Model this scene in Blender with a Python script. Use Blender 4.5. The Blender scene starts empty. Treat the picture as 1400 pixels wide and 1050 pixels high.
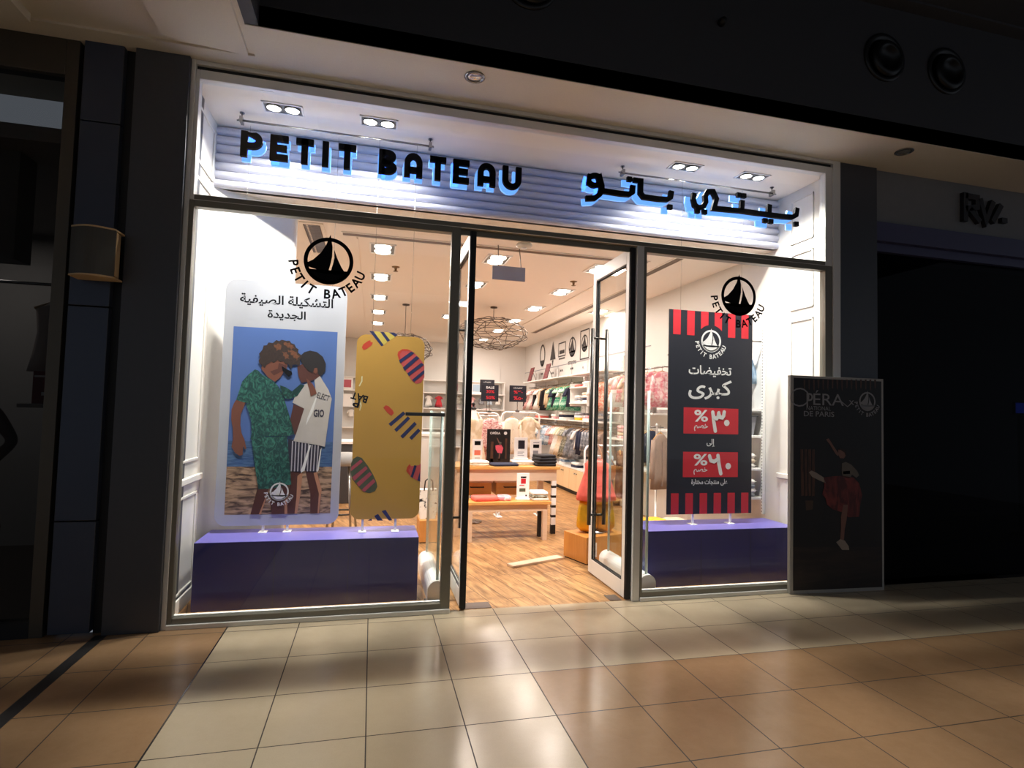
import bpy, bmesh, math, random
from mathutils import Vector, Matrix
PI = math.pi
rnd = random.Random(7)
sc = bpy.context.scene
col = sc.collection

# ------------------------------------------------------------------ camera
FPX = 769.98
YAW, PITCH, ROLL = 0.2422, 0.0476, 0.0267
CAM = Vector((0.0, -4.2266, 1.5))
_cy, _sy = math.cos(YAW), math.sin(YAW)
_f = Vector((_sy*math.cos(PITCH), _cy*math.cos(PITCH), math.sin(PITCH)))
_r = Vector((_cy, -_sy, 0)); _u = _r.cross(_f)
_c, _s = math.cos(ROLL), math.sin(ROLL)
RR = _r*_c + _u*_s
UU = _u*_c - _r*_s
cam_d = bpy.data.cameras.new('camera'); cam = bpy.data.objects.new('camera', cam_d); col.objects.link(cam)
cam_d.sensor_width = 36.0; cam_d.sensor_fit = 'HORIZONTAL'
cam_d.lens = FPX/1400*36.0
cam_d.clip_start = 0.05; cam_d.clip_end = 200
cam.matrix_world = Matrix(((RR.x, UU.x, -_f.x, CAM.x), (RR.y, UU.y, -_f.y, CAM.y), (RR.z, UU.z, -_f.z, CAM.z), (0, 0, 0, 1)))
sc.camera = cam

# ------------------------------------------------------------------ world, exposure, big lights
EXPOSURE = 0.15
sc.view_settings.view_transform = 'Standard'
sc.view_settings.look = 'None'
sc.view_settings.gamma = 1.0
sc.view_settings.use_curve_mapping = False
sc.view_settings.exposure = EXPOSURE
sc.cycles.use_denoising = True
sc.cycles.max_bounces = 10
sc.cycles.transparent_max_bounces = 24
sc.cycles.sample_clamp_indirect = 6.0
sc.cycles.caustics_reflective = False
sc.cycles.caustics_refractive = False
world = bpy.data.worlds.new('world'); sc.world = world; world.use_nodes = True
world.node_tree.nodes['Background'].inputs[0].default_value = (0.78, 0.87, 1.0, 1)
world.node_tree.nodes['Background'].inputs[1].default_value = 0.18

SPOT_W = 60.0        # watts per window spot lamp
SHOP_W = 23.0        # watts per shop ceiling fixture
def area_light(name, loc, size, power, color, rot=(0, 0, 0), spread=PI):
    l = bpy.data.lights.new(name, 'AREA'); l.shape = 'RECTANGLE'; l.size = size[0]; l.size_y = size[1]
    l.energy = power; l.color = color; l.spread = spread
    o = bpy.data.objects.new(name, l); col.objects.link(o); o.location = loc; o.rotation_euler = rot
    return o
def spot_light(name, loc, power, color, angle, blend, target, radius=0.03):
    l = bpy.data.lights.new(name, 'SPOT'); l.energy = power; l.color = color; l.spot_size = angle; l.spot_blend = blend
    l.shadow_soft_size = radius
    o = bpy.data.objects.new(name, l); col.objects.link(o); o.location = loc
    d = Vector(target)-Vector(loc); o.rotation_euler = d.to_track_quat('-Z', 'Y').to_euler()
    return o
SHOP_COL = (1.0, 0.87, 0.79)
FIX = [(0.05, y) for y in (2.05, 3.41, 4.84, 6.24, 7.65)] + [(1.33, y) for y in (2.05, 3.41, 6.24)] + \
      [(2.6, y) for y in (2.05, 3.44, 4.83, 6.23, 7.68, 9.34)] + [(3.72, y) for y in (4.71,)]
for i, (x, y) in enumerate(FIX):
    area_light('shop_light', (x, y, 3.215), (0.22, 0.32), SHOP_W, SHOP_COL)
# added dim fill for the concourse, an unseen source high behind the camera
area_light('concourse_fill', (1.5, -7.5, 4.9), (6, 1.5), 14.0, (0.75, 0.85, 1.0))
# ------------------------------------------------------------------ helpers
def lin(c):
    return tuple(((v/255)/12.92 if v/255 <= 0.04045 else ((v/255+0.055)/1.055)**2.4) for v in c)
MATS = {}
def mat(name, rgb, rough=0.5, metal=0.0, emit=0.0, noise=0.06, scale=18.0, spec=0.5, coat=0.0, bump=0.0):
    if name in MATS: return MATS[name]
    m = bpy.data.materials.new(name); m.use_nodes = True; nt = m.node_tree; b = nt.nodes['Principled BSDF']
    c = lin(rgb)
    b.inputs['Roughness'].default_value = rough; b.inputs['Metallic'].default_value = metal
    b.inputs['Specular IOR Level'].default_value = spec; b.inputs['Coat Weight'].default_value = coat
    if noise > 0:
        tc = nt.nodes.new('ShaderNodeTexCoord'); n = nt.nodes.new('ShaderNodeTexNoise'); n.inputs['Scale'].default_value = scale
        nt.links.new(tc.outputs['Object'], n.inputs['Vector'])
        mx = nt.nodes.new('ShaderNodeMix'); mx.data_type = 'RGBA'
        mx.inputs[6].default_value = tuple(v*(1-noise) for v in c)+(1,)
        mx.inputs[7].default_value = tuple(min(1, v*(1+noise)) for v in c)+(1,)
        nt.links.new(n.outputs['Fac'], mx.inputs[0]); nt.links.new(mx.outputs[2], b.inputs['Base Color'])
        if bump:
            bp = nt.nodes.new('ShaderNodeBump'); bp.inputs['Strength'].default_value = bump; bp.inputs['Distance'].default_value = 0.01
            nt.links.new(n.outputs['Fac'], bp.inputs['Height']); nt.links.new(bp.outputs['Normal'], b.inputs['Normal'])
    else:
        b.inputs['Base Color'].default_value = c+(1,)
    if emit:
        b.inputs['Emission Color'].default_value = c+(1,); b.inputs['Emission Strength'].default_value = emit
    MATS[name] = m
    return m
def glass(name, tint=(1, 1, 1), refl=1.0, rough=0.0):
    m = bpy.data.materials.new(name); m.use_nodes = True; nt = m.node_tree
    for n in list(nt.nodes): nt.nodes.remove(n)
    out = nt.nodes.new('ShaderNodeOutputMaterial'); mx = nt.nodes.new('ShaderNodeMixShader')
    tr = nt.nodes.new('ShaderNodeBsdfTransparent'); gl = nt.nodes.new('ShaderNodeBsdfGlossy')
    tr.inputs['Color'].default_value = tuple(tint)+(1,); gl.inputs['Roughness'].default_value = rough
    geo = nt.nodes.new('ShaderNodeNewGeometry'); dt = nt.nodes.new('ShaderNodeVectorMath'); dt.operation = 'DOT_PRODUCT'
    nt.links.new(geo.outputs['Normal'], dt.inputs[0]); nt.links.new(geo.outputs['Incoming'], dt.inputs[1])
    def mth(op, a, b_):
        n = nt.nodes.new('ShaderNodeMath'); n.operation = op
        for i, v in enumerate((a, b_)):
            if isinstance(v, (int, float)): n.inputs[i].default_value = v
            elif v is not None: nt.links.new(v, n.inputs[i])
        return n.outputs[0]
    f5 = mth('POWER', mth('SUBTRACT', 1.0, mth('ABSOLUTE', dt.outputs['Value'], None)), 5.0)      # Fresnel by Schlick, same from either side
    nt.links.new(mth('MULTIPLY', mth('ADD', 0.035, mth('MULTIPLY', f5, 0.5)), refl), mx.inputs[0])
    nt.links.new(tr.outputs[0], mx.inputs[1]); nt.links.new(gl.outputs[0], mx.inputs[2]); nt.links.new(mx.outputs[0], out.inputs[0])
    return m
def tag(o, label=None, cat=None, group=None, kind=None):
    if label: o['label'] = label
    if cat: o['category'] = cat
    if group: o['group'] = group
    if kind: o['kind'] = kind
    return o
def thing(name, label, cat, loc=(0, 0, 0), rotz=0.0, group=None):
    o = bpy.data.objects.new(name, None); col.objects.link(o); o.location = loc; o.rotation_euler = (0, 0, rotz)
    o.empty_display_size = 0.05
    return tag(o, label, cat, group)
class MB:
    """collects shapes, links them as ONE mesh object; o = origin subtracted from every point"""
    def __init__(self, o=(0, 0, 0)):
        self.bm = bmesh.new(); self.o = Vector(o); self.mats = []; self.sm = set()
    def mi(self, m):
        if m not in self.mats: self.mats.append(m)
        return self.mats.index(m)
    def face(self, pts, m=None, smooth=False):
        vs = [self.bm.verts.new(Vector(p)-self.o) for p in pts]
        try: f = self.bm.faces.new(vs)
        except ValueError: return None
        f.material_index = self.mi(m) if m else 0; f.smooth = smooth
        return f
    def box(self, a, b, m=None, bev=0.0):
        x0, x1 = sorted((a[0], b[0])); y0, y1 = sorted((a[1], b[1])); z0, z1 = sorted((a[2], b[2]))
        P = [(x0, y0, z0), (x1, y0, z0), (x1, y1, z0), (x0, y1, z0), (x0, y0, z1), (x1, y0, z1), (x1, y1, z1), (x0, y1, z1)]
        vs = [self.bm.verts.new(Vector(p)-self.o) for p in P]
        fs = []
        for q in ((3, 2, 1, 0), (4, 5, 6, 7), (0, 1, 5, 4), (1, 2, 6, 5), (2, 3, 7, 6), (3, 0, 4, 7)):
            f = self.bm.faces.new([vs[i] for i in q]); f.material_index = self.mi(m) if m else 0; fs.append(f)
        if bev > 0:
            bmesh.ops.bevel(self.bm, geom=list({e for f in fs for e in f.edges}), offset=bev, segments=2, affect='EDGES', profile=0.5)
        return self
    def prism(self, poly, d0, d1, axis='y', m=None, m2=None):
        """polygon (u,v) extruded along axis; 'y': (u,d,v), 'x': (d,u,v), 'z': (u,v,d); the two caps take m, sides m2"""
        def P(u, v, d): return {'y': (u, d, v), 'x': (d, u, v), 'z': (u, v, d)}[axis]
        A = [self.bm.verts.new(Vector(P(u, v, d0))-self.o) for u, v in poly]
        B = [self.bm.verts.new(Vector(P(u, v, d1))-self.o) for u, v in poly]
        n = len(poly); k = self.mi(m) if m else 0; k2 = self.mi(m2) if m2 else k
        for vs in (A, B[::-1]):
            f = self.bm.faces.new(vs); f.material_index = k
        for i in range(n):
            f = self.bm.faces.new([A[i], B[i], B[(i+1) % n], A[(i+1) % n]]); f.material_index = k2
        return self
    def tube(self, pts, r, m=None, n=8, cap=True, closed=False):
        pts = [Vector(p)-self.o for p in pts]; rings = []; k = self.mi(m) if m else 0
        N = len(pts); up = None
        for i, p in enumerate(pts):
            if closed: t = pts[(i+1) % N]-pts[i-1]
            else: t = pts[min(i+1, N-1)]-pts[max(i-1, 0)]
            t.normalize()
            if up is None:
                up = Vector((0, 0, 1)) if abs(t.z) < 0.9 else Vector((1, 0, 0))
            a = t.cross(up); a.normalize(); b = a.cross(t); up = b
            rr = r[i] if isinstance(r, (list, tuple)) else r
            rings.append([self.bm.verts.new(p+a*(rr*math.cos(2*PI*j/n))+b*(rr*math.sin(2*PI*j/n))) for j in range(n)])
        for i in range(N if closed else N-1):
            A, B = rings[i], rings[(i+1) % N]
            for j in range(n):
                f = self.bm.faces.new([A[j], A[(j+1) % n], B[(j+1) % n], B[j]]); f.smooth = True; f.material_index = k
        if cap and not closed:
            for R_ in (rings[0][::-1], rings[-1]):
                f = self.bm.faces.new(R_); f.material_index = k
        return self
    def lathe(self, prof, c, m=None, n=24, axis='z', squash=1.0):
        """profile [(r,h)...] spun about axis through c"""
        c = Vector(c)-self.o; k = self.mi(m) if m else 0; rings = []
        for r, h in prof:
            ring = []
            for j in range(n):
                a = 2*PI*j/n; x, y = r*math.cos(a), r*math.sin(a)*squash
                ring.append(self.bm.verts.new(c+{'z': Vector((x, y, h)), 'y': Vector((x, h, y)), 'x': Vector((h, x, y))}[axis]))
            rings.append(ring)
        for A, B in zip(rings, rings[1:]):
            for j in range(n):
                f = self.bm.faces.new([A[j], A[(j+1) % n], B[(j+1) % n], B[j]]); f.smooth = True; f.material_index = k
        for R_ in (rings[0][::-1], rings[-1]):
            f = self.bm.faces.new(R_); f.material_index = k
        return self
    def loft(self, rings, m=None, cap=True, smooth=True):
        k = self.mi(m) if m else 0
        V = [[self.bm.verts.new(Vector(p)-self.o) for p in r] for r in rings]
        n = len(V[0])
        for A, B in zip(V, V[1:]):
            for j in range(n):
                f = self.bm.faces.new([A[j], A[(j+1) % n], B[(j+1) % n], B[j]]); f.smooth = smooth; f.material_index = k
        if cap:
            for R_ in (V[0][::-1], V[-1]):
                f = self.bm.faces.new(R_); f.material_index = k; f.smooth = smooth
        return self
    def add(self, verts, faces, m=None):
        vs = [self.bm.verts.new(Vector(p)-self.o) for p in verts]; k = self.mi(m) if m else 0
        for q in faces:
            try:
                f = self.bm.faces.new([vs[i] for i in q]); f.material_index = k
            except ValueError: pass
        return self
    def build(self, name, m=None, parent=None, label=None, cat=None, group=None, kind=None, recalc=True):
        if recalc: bmesh.ops.recalc_face_normals(self.bm, faces=self.bm.faces[:])
        me = bpy.data.meshes.new(name); self.bm.to_mesh(me); self.bm.free()
        if not self.mats: self.mats = [m]
        for q in self.mats: me.materials.append(q)
        o = bpy.data.objects.new(name, me); col.objects.link(o)
        o.location = self.o if parent is None else (0, 0, 0)
        if parent is not None: o.parent = parent
        return tag(o, label, cat, group, kind)
def dup(root, loc=None, rotz=None, label=None, group=None, scale=None):
    r = root.copy(); col.objects.link(r)
    if loc is not None: r.location = loc
    if rotz is not None: r.rotation_euler = (0, 0, rotz)
    if scale is not None: r.scale = scale
    if label: r['label'] = label
    if group: r['group'] = group
    for ch in list(root.children):
        c = ch.copy(); col.objects.link(c); c.parent = r
        for g in ch.children:
            d = g.copy(); col.objects.link(d); d.parent = c
    return r
def struct(o): o['kind'] = 'structure'; return o

# a point of the photograph's ray on a plane of the place (used to survey flat, upright things: posters, signs, glass)
def onY(px, py, y):
    d = _f*FPX + RR*(px-700) - UU*(py-525)
    t = (y-CAM.y)/d.y
    return (CAM.x+d.x*t, CAM.z+d.z*t)

# ---- lettering
JOIN = {  # isolated, final, initial, medial (presentation forms)
 'ا': ('\uFE8D', '\uFE8E', None, None), 'إ': ('\uFE87', '\uFE88', None, None), 'ب': ('\uFE8F', '\uFE90', '\uFE91', '\uFE92'),
 'ت': ('\uFE95', '\uFE96', '\uFE97', '\uFE98'), 'ج': ('\uFE9D', '\uFE9E', '\uFE9F', '\uFEA0'), 'خ': ('\uFEA5', '\uFEA6', '\uFEA7', '\uFEA8'),
 'د': ('\uFEA9', '\uFEAA', None, None), 'ر': ('\uFEAD', '\uFEAE', None, None), 'ش': ('\uFEB5', '\uFEB6', '\uFEB7', '\uFEB8'),
 'ص': ('\uFEB9', '\uFEBA', '\uFEBB', '\uFEBC'), 'ض': ('\uFEBD', '\uFEBE', '\uFEBF', '\uFEC0'), 'ع': ('\uFEC9', '\uFECA', '\uFECB', '\uFECC'),
 'ف': ('\uFED1', '\uFED2', '\uFED3', '\uFED4'), 'ك': ('\uFED9', '\uFEDA', '\uFEDB', '\uFEDC'), 'ل': ('\uFEDD', '\uFEDE', '\uFEDF', '\uFEE0'),
 'م': ('\uFEE1', '\uFEE2', '\uFEE3', '\uFEE4'), 'ن': ('\uFEE5', '\uFEE6', '\uFEE7', '\uFEE8'), 'ي': ('\uFEF1', '\uFEF2', '\uFEF3', '\uFEF4'),
 'ى': ('\uFEEF', '\uFEF0', None, None), 'ة': ('\uFE93', '\uFE94', None, None)}
def arabic(s):
    out = []
    for i, ch in enumerate(s):
        if ch not in JOIN: out.append(ch); continue
        prev = i > 0 and s[i-1] in JOIN and JOIN[s[i-1]][2] is not None
        nxt = i+1 < len(s) and s[i+1] in JOIN and JOIN[ch][2] is not None
        iso, fin, ini, med = JOIN[ch]
        out.append(med if prev and nxt else ini if nxt else fin if prev else iso)
    return ''.join(reversed(out))
_tc = {}
def glyphs(body, bold=0.0, space=1.0):
    """flat outlines of a text as (verts2d, faces), height normalised by em, centred on x"""
    key = (body, bold, space)
    if key in _tc: return _tc[key]
    cu = bpy.data.curves.new('lettering', 'FONT'); cu.body = body; cu.align_x = 'CENTER'; cu.offset = bold; cu.space_character = space
    cu.resolution_u = 3
    o = bpy.data.objects.new('lettering', cu); col.objects.link(o)
    bpy.context.view_layer.update()
    dg = bpy.context.evaluated_depsgraph_get()
    me = bpy.data.meshes.new_from_object(o.evaluated_get(dg))
    V = [(v.co.x, v.co.y) for v in me.vertices]; F = [tuple(p.vertices) for p in me.polygons]
    bpy.data.meshes.remove(me); bpy.data.objects.remove(o); bpy.data.curves.remove(cu)
    _tc[key] = (V, F)
    return V, F
def text_on(mb, body, m, box, place, bold=0.0, space=1.0, fit=True, ang=0.0):
    """text fitted in box (u0,v0,u1,v1); place(u,v)->3D point"""
    V, F = glyphs(body, bold, space)
    if not V: return
    xs = [v[0] for v in V]; ys = [v[1] for v in V]
    x0, x1, y0, y1 = min(xs), max(xs), min(ys), max(ys)
    u0, v0, u1, v1 = box; sx = (u1-u0)/max(1e-6, x1-x0); sy = (v1-v0)/max(1e-6, y1-y0)
    if not fit: sx = sy = min(sx, sy)
    cx, cy = (u0+u1)/2, (v0+v1)/2; ca, sa = math.cos(ang), math.sin(ang)
    pts = []
    for x, y in V:
        a = (x-(x0+x1)/2)*sx; b = (y-(y0+y1)/2)*sy
        pts.append(place(cx+a*ca-b*sa, cy+a*sa+b*ca))
    mb.add(pts, F, m)
def ribbon(pts, w, closed=False):
    """2D polyline -> list of quads (mitred)"""
    P = []
    for p in pts:
        p = Vector(p)
        if not P or (p-P[-1]).length > 1e-5*max(1.0, abs(p.x)): P.append(p)
    if closed and len(P) > 2 and (P[0]-P[-1]).length < 1e-5: P.pop()
    n = len(P); L = []
    for i in range(n):
        a = P[i]-P[i-1] if (i > 0 or closed) else P[1]-P[0]
        b = P[(i+1) % n]-P[i] if (i < n-1 or closed) else P[-1]-P[-2]
        a.normalize(); b.normalize()
        na = Vector((-a.y, a.x)); nb = Vector((-b.y, b.x)); mm = na+nb
        if mm.length < 1e-6: mm = na.copy()
        mm.normalize(); k = w/2/max(0.45, mm.dot(na))
        L.append((P[i]+mm*k, P[i]-mm*k))
    q = []
    for i in range(n if closed else n-1):
        A, B = L[i], L[(i+1) % n]
        q.append([tuple(A[0]), tuple(B[0]), tuple(B[1]), tuple(A[1])])
    return q
def arc(cx, cy, rx, ry, a0, a1, n=10):
    return [(cx+rx*math.cos(math.radians(a0+(a1-a0)*i/n)), cy+ry*math.sin(math.radians(a0+(a1-a0)*i/n))) for i in range(n+1)]

def emblem(mb, c, R, m, place, words=True, cap=None):
    """sailing-boat roundel with its name on an arc below; c centre (u,v), R radius"""
    def P(u, v): return place(c[0]+u*R, c[1]+v*R)
    outer = arc(0, 0, 1, 1, 0, 360, 48)[:-1]; inner = arc(0, 0, .84, .84, 0, 360, 48)[:-1]
    for i in range(48):
        j = (i+1) % 48
        mb.face([P(*outer[i]), P(*outer[j]), P(*inner[j]), P(*inner[i])], m)
    mb.face([P(*q) for q in [(0.03, 1.13), (-.03, .98), (-.12, .70), (-.33, .33), (-.62, .02), (-.98, -.20), (-.80, -.30), (-.45, -.39), (0, -.43), (.07, -.15), (.13, .2), (.13, .60)]], m)
    mb.face([P(*q) for q in [(.20, .50), (.36, .10), (.52, -.22), (.66, -.42), (.40, -.47), (.09, -.44), (.17, -.12), (.22, .15)]], m)
    hull = [(-.90, -.40), (-.55, -.50), (-.1, -.55), (.35, -.55), (.7, -.50), (.92, -.38)]
    mb.face([P(*q) for q in hull+arc(0, 0, .95, .95, -24, -156, 18)], m)
    if words:
        txt = 'PETIT BATEAU'; a0, a1 = 188, 338
        for i, ch in enumerate(txt):
            if ch == ' ': continue
            a = math.radians(a0+(a1-a0)*i/(len(txt)-1)); rt = 1.40
            V, F = glyphs(ch, 0.03)
            xs = [v[0] for v in V]; ys = [v[1] for v in V]; h = .40/(max(ys)-min(ys)); ww = h*0.92
            ux, uy = -math.sin(a), math.cos(a)          # advance direction (anticlockwise along the bottom = left to right)
            nx, ny = -math.cos(a), -math.sin(a)         # up of the letter points to the centre
            pts = []
            for x, y in V:
                p = (x-(min(xs)+max(xs))/2)*ww; q = (y-(min(ys)+max(ys))/2)*h
                pts.append(P(rt*math.cos(a)+ux*p+nx*q, rt*math.sin(a)+uy*p+ny*q))
            mb.add(pts, F, m)

# ------------------------------------------------------------------ materials
def nodemat(name):
    m = bpy.data.materials.new(name); m.use_nodes = True
    return m, m.node_tree, m.node_tree.nodes['Principled BSDF']
def N(nt, t, **kw):
    n = nt.nodes.new(t)
    for k, v in kw.items(): setattr(n, k, v)
    return n
def MATH(nt, op, a, b=None, c=None):
    n = N(nt, 'ShaderNodeMath', operation=op)
    for i, v in enumerate((a, b, c)):
        if v is None: continue
        if isinstance(v, (int, float)): n.inputs[i].default_value = v
        else: nt.links.new(v, n.inputs[i])
    return n.outputs[0]
def MIX(nt, fac, a, b, bt='MIX'):
    n = N(nt, 'ShaderNodeMix', data_type='RGBA', blend_type=bt)
    for i, v in ((0, fac), (6, a), (7, b)):
        if isinstance(v, (int, float)): n.inputs[i].default_value = v
        elif isinstance(v, tuple): n.inputs[i].default_value = v if len(v) == 4 else v+(1,)
        else: nt.links.new(v, n.inputs[i])
    return n.outputs[2]

def tile_material():
    m, nt, b = nodemat('polished_stone_tiles'); T = 0.46
    geo = N(nt, 'ShaderNodeNewGeometry'); sp = N(nt, 'ShaderNodeSeparateXYZ'); nt.links.new(geo.outputs['Position'], sp.inputs[0])
    X, Y = sp.outputs[0], sp.outputs[1]
    tx = MATH(nt, 'DIVIDE', MATH(nt, 'ADD', X, 0.8875), 0.4578); ty = MATH(nt, 'DIVIDE', MATH(nt, 'ADD', Y, 0.1225), 0.4625)
    fx = MATH(nt, 'FRACT', tx); fy = MATH(nt, 'FRACT', ty)
    ex = MATH(nt, 'MINIMUM', fx, MATH(nt, 'SUBTRACT', 1.0, fx)); ey = MATH(nt, 'MINIMUM', fy, MATH(nt, 'SUBTRACT', 1.0, fy))
    grout = MATH(nt, 'LESS_THAN', MATH(nt, 'MINIMUM', ex, ey), 0.0065)
    idx = N(nt, 'ShaderNodeCombineXYZ'); nt.links.new(MATH(nt, 'FLOOR', tx), idx.inputs[0]); nt.links.new(MATH(nt, 'FLOOR', ty), idx.inputs[1])
    wn = N(nt, 'ShaderNodeTexWhiteNoise', noise_dimensions='2D'); nt.links.new(idx.outputs[0], wn.inputs['Vector'])
    tan_l = MATH(nt, 'LESS_THAN', X, -0.885)
    tan_r = MATH(nt, 'MULTIPLY', MATH(nt, 'GREATER_THAN', X, 0.943), MATH(nt, 'LESS_THAN', Y, -1.048))
    tan = MATH(nt, 'MAXIMUM', tan_l, tan_r)
    n1 = N(nt, 'ShaderNodeTexNoise'); n1.inputs['Scale'].default_value = 7.0; n1.inputs['Detail'].default_value = 9; n1.inputs['Roughness'].default_value = 0.74
    nt.links.new(geo.outputs['Position'], n1.inputs['Vector'])
    n2 = N(nt, 'ShaderNodeTexNoise'); n2.inputs['Scale'].default_value = 180.0; nt.links.new(geo.outputs['Position'], n2.inputs['Vector'])
    base = MIX(nt, tan, lin((214, 198, 170)), lin((182, 148, 112)))
    dark = MIX(nt, tan, lin((196, 178, 150)), lin((152, 118, 86)))
    cmix = MIX(nt, n1.outputs['Fac'], base, dark)
    cmix = MIX(nt, MATH(nt, 'MULTIPLY', n2.outputs['Fac'], 0.12), cmix, lin((95, 72, 50)))
    cmix = MIX(nt, MATH(nt, 'MULTIPLY', wn.outputs['Value'], 0.10), cmix, lin((120, 92, 64)))
    cmix = MIX(nt, grout, cmix, lin((52, 38, 28)))
    nt.links.new(cmix, b.inputs['Base Color'])
    rr = MATH(nt, 'ADD', 0.16, MATH(nt, 'MULTIPLY', n1.outputs['Fac'], 0.10)); rr = MATH(nt, 'ADD', rr, MATH(nt, 'MULTIPLY', grout, 0.4))
    nt.links.new(rr, b.inputs['Roughness']); b.inputs['Specular IOR Level'].default_value = 0.42
    return m
def wood_floor_material():
    m, nt, b = nodemat('oak_plank_floor')
    geo = N(nt, 'ShaderNodeNewGeometry'); mp = N(nt, 'ShaderNodeMapping'); mp.vector_type = 'TEXTURE'
    mp.inputs['Rotation'].default_value = (0, 0, math.radians(14)); nt.links.new(geo.outputs['Position'], mp.inputs['Vector'])
    sp = N(nt, 'ShaderNodeSeparateXYZ'); nt.links.new(mp.outputs[0], sp.inputs[0])
    U, V = sp.outputs[0], sp.outputs[1]
    tu = MATH(nt, 'DIVIDE', U, 0.16); row = MATH(nt, 'FLOOR', tu)
    wr = N(nt, 'ShaderNodeTexWhiteNoise', noise_dimensions='1D'); nt.links.new(row, wr.inputs['W'])
    tv = MATH(nt, 'ADD', MATH(nt, 'DIVIDE', V, 1.25), MATH(nt, 'MULTIPLY', wr.outputs['Value'], 7.0))
    fu = MATH(nt, 'FRACT', tu); fv = MATH(nt, 'FRACT', tv)
    eu = MATH(nt, 'MINIMUM', fu, MATH(nt, 'SUBTRACT', 1.0, fu)); ev = MATH(nt, 'MULTIPLY', MATH(nt, 'MINIMUM', fv, MATH(nt, 'SUBTRACT', 1.0, fv)), 7.8)
    gap = MATH(nt, 'LESS_THAN', MATH(nt, 'MINIMUM', eu, ev), 0.016)
    cv = N(nt, 'ShaderNodeCombineXYZ'); nt.links.new(row, cv.inputs[0]); nt.links.new(MATH(nt, 'FLOOR', tv), cv.inputs[1])
    wn = N(nt, 'ShaderNodeTexWhiteNoise', noise_dimensions='2D'); nt.links.new(cv.outputs[0], wn.inputs['Vector'])
    gv = N(nt, 'ShaderNodeCombineXYZ'); nt.links.new(MATH(nt, 'MULTIPLY', U, 9.0), gv.inputs[0]); nt.links.new(MATH(nt, 'MULTIPLY', V, 1.3), gv.inputs[1]); nt.links.new(MATH(nt, 'MULTIPLY', wn.outputs['Value'], 31.0), gv.inputs[2])
    gr = N(nt, 'ShaderNodeTexNoise'); gr.inputs['Scale'].default_value = 2.4; gr.inputs['Detail'].default_value = 8; gr.inputs['Roughness'].default_value = 0.62
    gr.inputs['Distortion'].default_value = 0.6
    nt.links.new(gv.outputs[0], gr.inputs['Vector'])
    cr = N(nt, 'ShaderNodeValToRGB'); nt.links.new(gr.outputs['Fac'], cr.inputs[0])
    e = cr.color_ramp.elements; e[0].position = 0.30; e[0].color = lin((104, 70, 40))+(1,); e[1].position = 0.62; e[1].color = lin((202, 156, 104))+(1,)
    c = MIX(nt, MATH(nt, 'MULTIPLY', wn.outputs['Value'], 0.45), cr.outputs[0], lin((164, 116, 70)))
    c = MIX(nt, gap, c, lin((66, 42, 22)))
    nt.links.new(c, b.inputs['Base Color']); b.inputs['Roughness'].default_value = 0.38; b.inputs['Specular IOR Level'].default_value = 0.3
    return m
def wood(name, c0, c1, scale=3.0, axis=0, rough=0.45):
    m, nt, b = nodemat(name)
    tc = N(nt, 'ShaderNodeTexCoord'); mp = N(nt, 'ShaderNodeMapping'); s = [14.0, 14.0, 14.0]; s[axis] = 1.2; mp.inputs['Scale'].default_value = s
    nt.links.new(tc.outputs['Object'], mp.inputs[0]); n = N(nt, 'ShaderNodeTexNoise'); n.inputs['Scale'].default_value = scale; n.inputs['Detail'].default_value = 5
    nt.links.new(mp.outputs[0], n.inputs['Vector'])
    nt.links.new(MIX(nt, n.outputs['Fac'], lin(c0), lin(c1)), b.inputs['Base Color']); b.inputs['Roughness'].default_value = rough
    return m
M_TILE = tile_material(); M_WOODF = wood_floor_material()
M_OAK = wood('oak_veneer', (222, 170, 98), (202, 142, 72), 3.0, 0)
M_OAKV = wood('oak_veneer_upright', (216, 150, 74), (190, 120, 50), 3.0, 2)
M_BEECH = wood('pale_beech', (240, 214, 172), (228, 196, 150), 2.5, 2)
M_ASH = wood('limed_ash', (222, 194, 168), (206, 176, 148), 2.5, 0)
M_ALU = mat('brushed_aluminium', (226, 224, 220), 0.4, 0.1, noise=0.03, scale=60)
M_ALUD = mat('shaded_aluminium', (124, 120, 108), 0.42, 0.2, noise=0.04, scale=60)  # same aluminium as the trims, its backlit shade put into a darker colour
M_STEEL = mat('stainless_steel', (150, 148, 146), 0.22, 1.0, noise=0.02)
M_PULL = mat('dark_bronze_pull', (70, 66, 62), 0.3, 0.6, noise=0.02)
M_RUBBER = mat('black_rubber_seal', (22, 21, 22), 0.6)
M_WALL = mat('white_painted_plaster', (222, 219, 214), 0.6, noise=0.02, scale=30)
M_CEIL = mat('white_ceiling_paint', (240, 232, 222), 0.8, noise=0.015, scale=20)
M_SOFFIT = mat('textured_beige_paint', (228, 218, 200), 0.85, noise=0.06, scale=160, bump=0.15)
M_CHAR = mat('charcoal_cladding', (74, 76, 82), 0.42, 0.25, noise=0.05, scale=40)
M_CHARB = mat('slate_blue_cladding', (62, 70, 88), 0.36, 0.25, noise=0.05, scale=25)
M_BLACK = mat('matt_black', (16, 16, 18), 0.55)
M_FASC = mat('dark_grey_paint', (66, 66, 70), 0.7, noise=0.05, scale=60)
M_WHITE = mat('white_lacquer', (242, 240, 238), 0.35, noise=0.015)
M_GREY = mat('mid_grey_laminate', (150, 150, 158), 0.5, noise=0.02)
M_NAVY = mat('navy_print', (22, 22, 34), 0.5, noise=0.04)
M_RED = mat('red_print', (206, 36, 48), 0.5, noise=0.03)
M_INK = mat('black_ink', (14, 14, 18), 0.8, noise=0.0, spec=0.1)
M_WINK = mat('white_ink', (236, 234, 232), 0.5, noise=0.0)
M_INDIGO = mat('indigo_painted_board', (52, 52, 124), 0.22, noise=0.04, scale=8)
M_INDIGO_LIT = mat('indigo_lit_top', (104, 98, 176), 0.3, noise=0.04, scale=8)  # podium indigo again, the light on its top put into a paler colour
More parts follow.
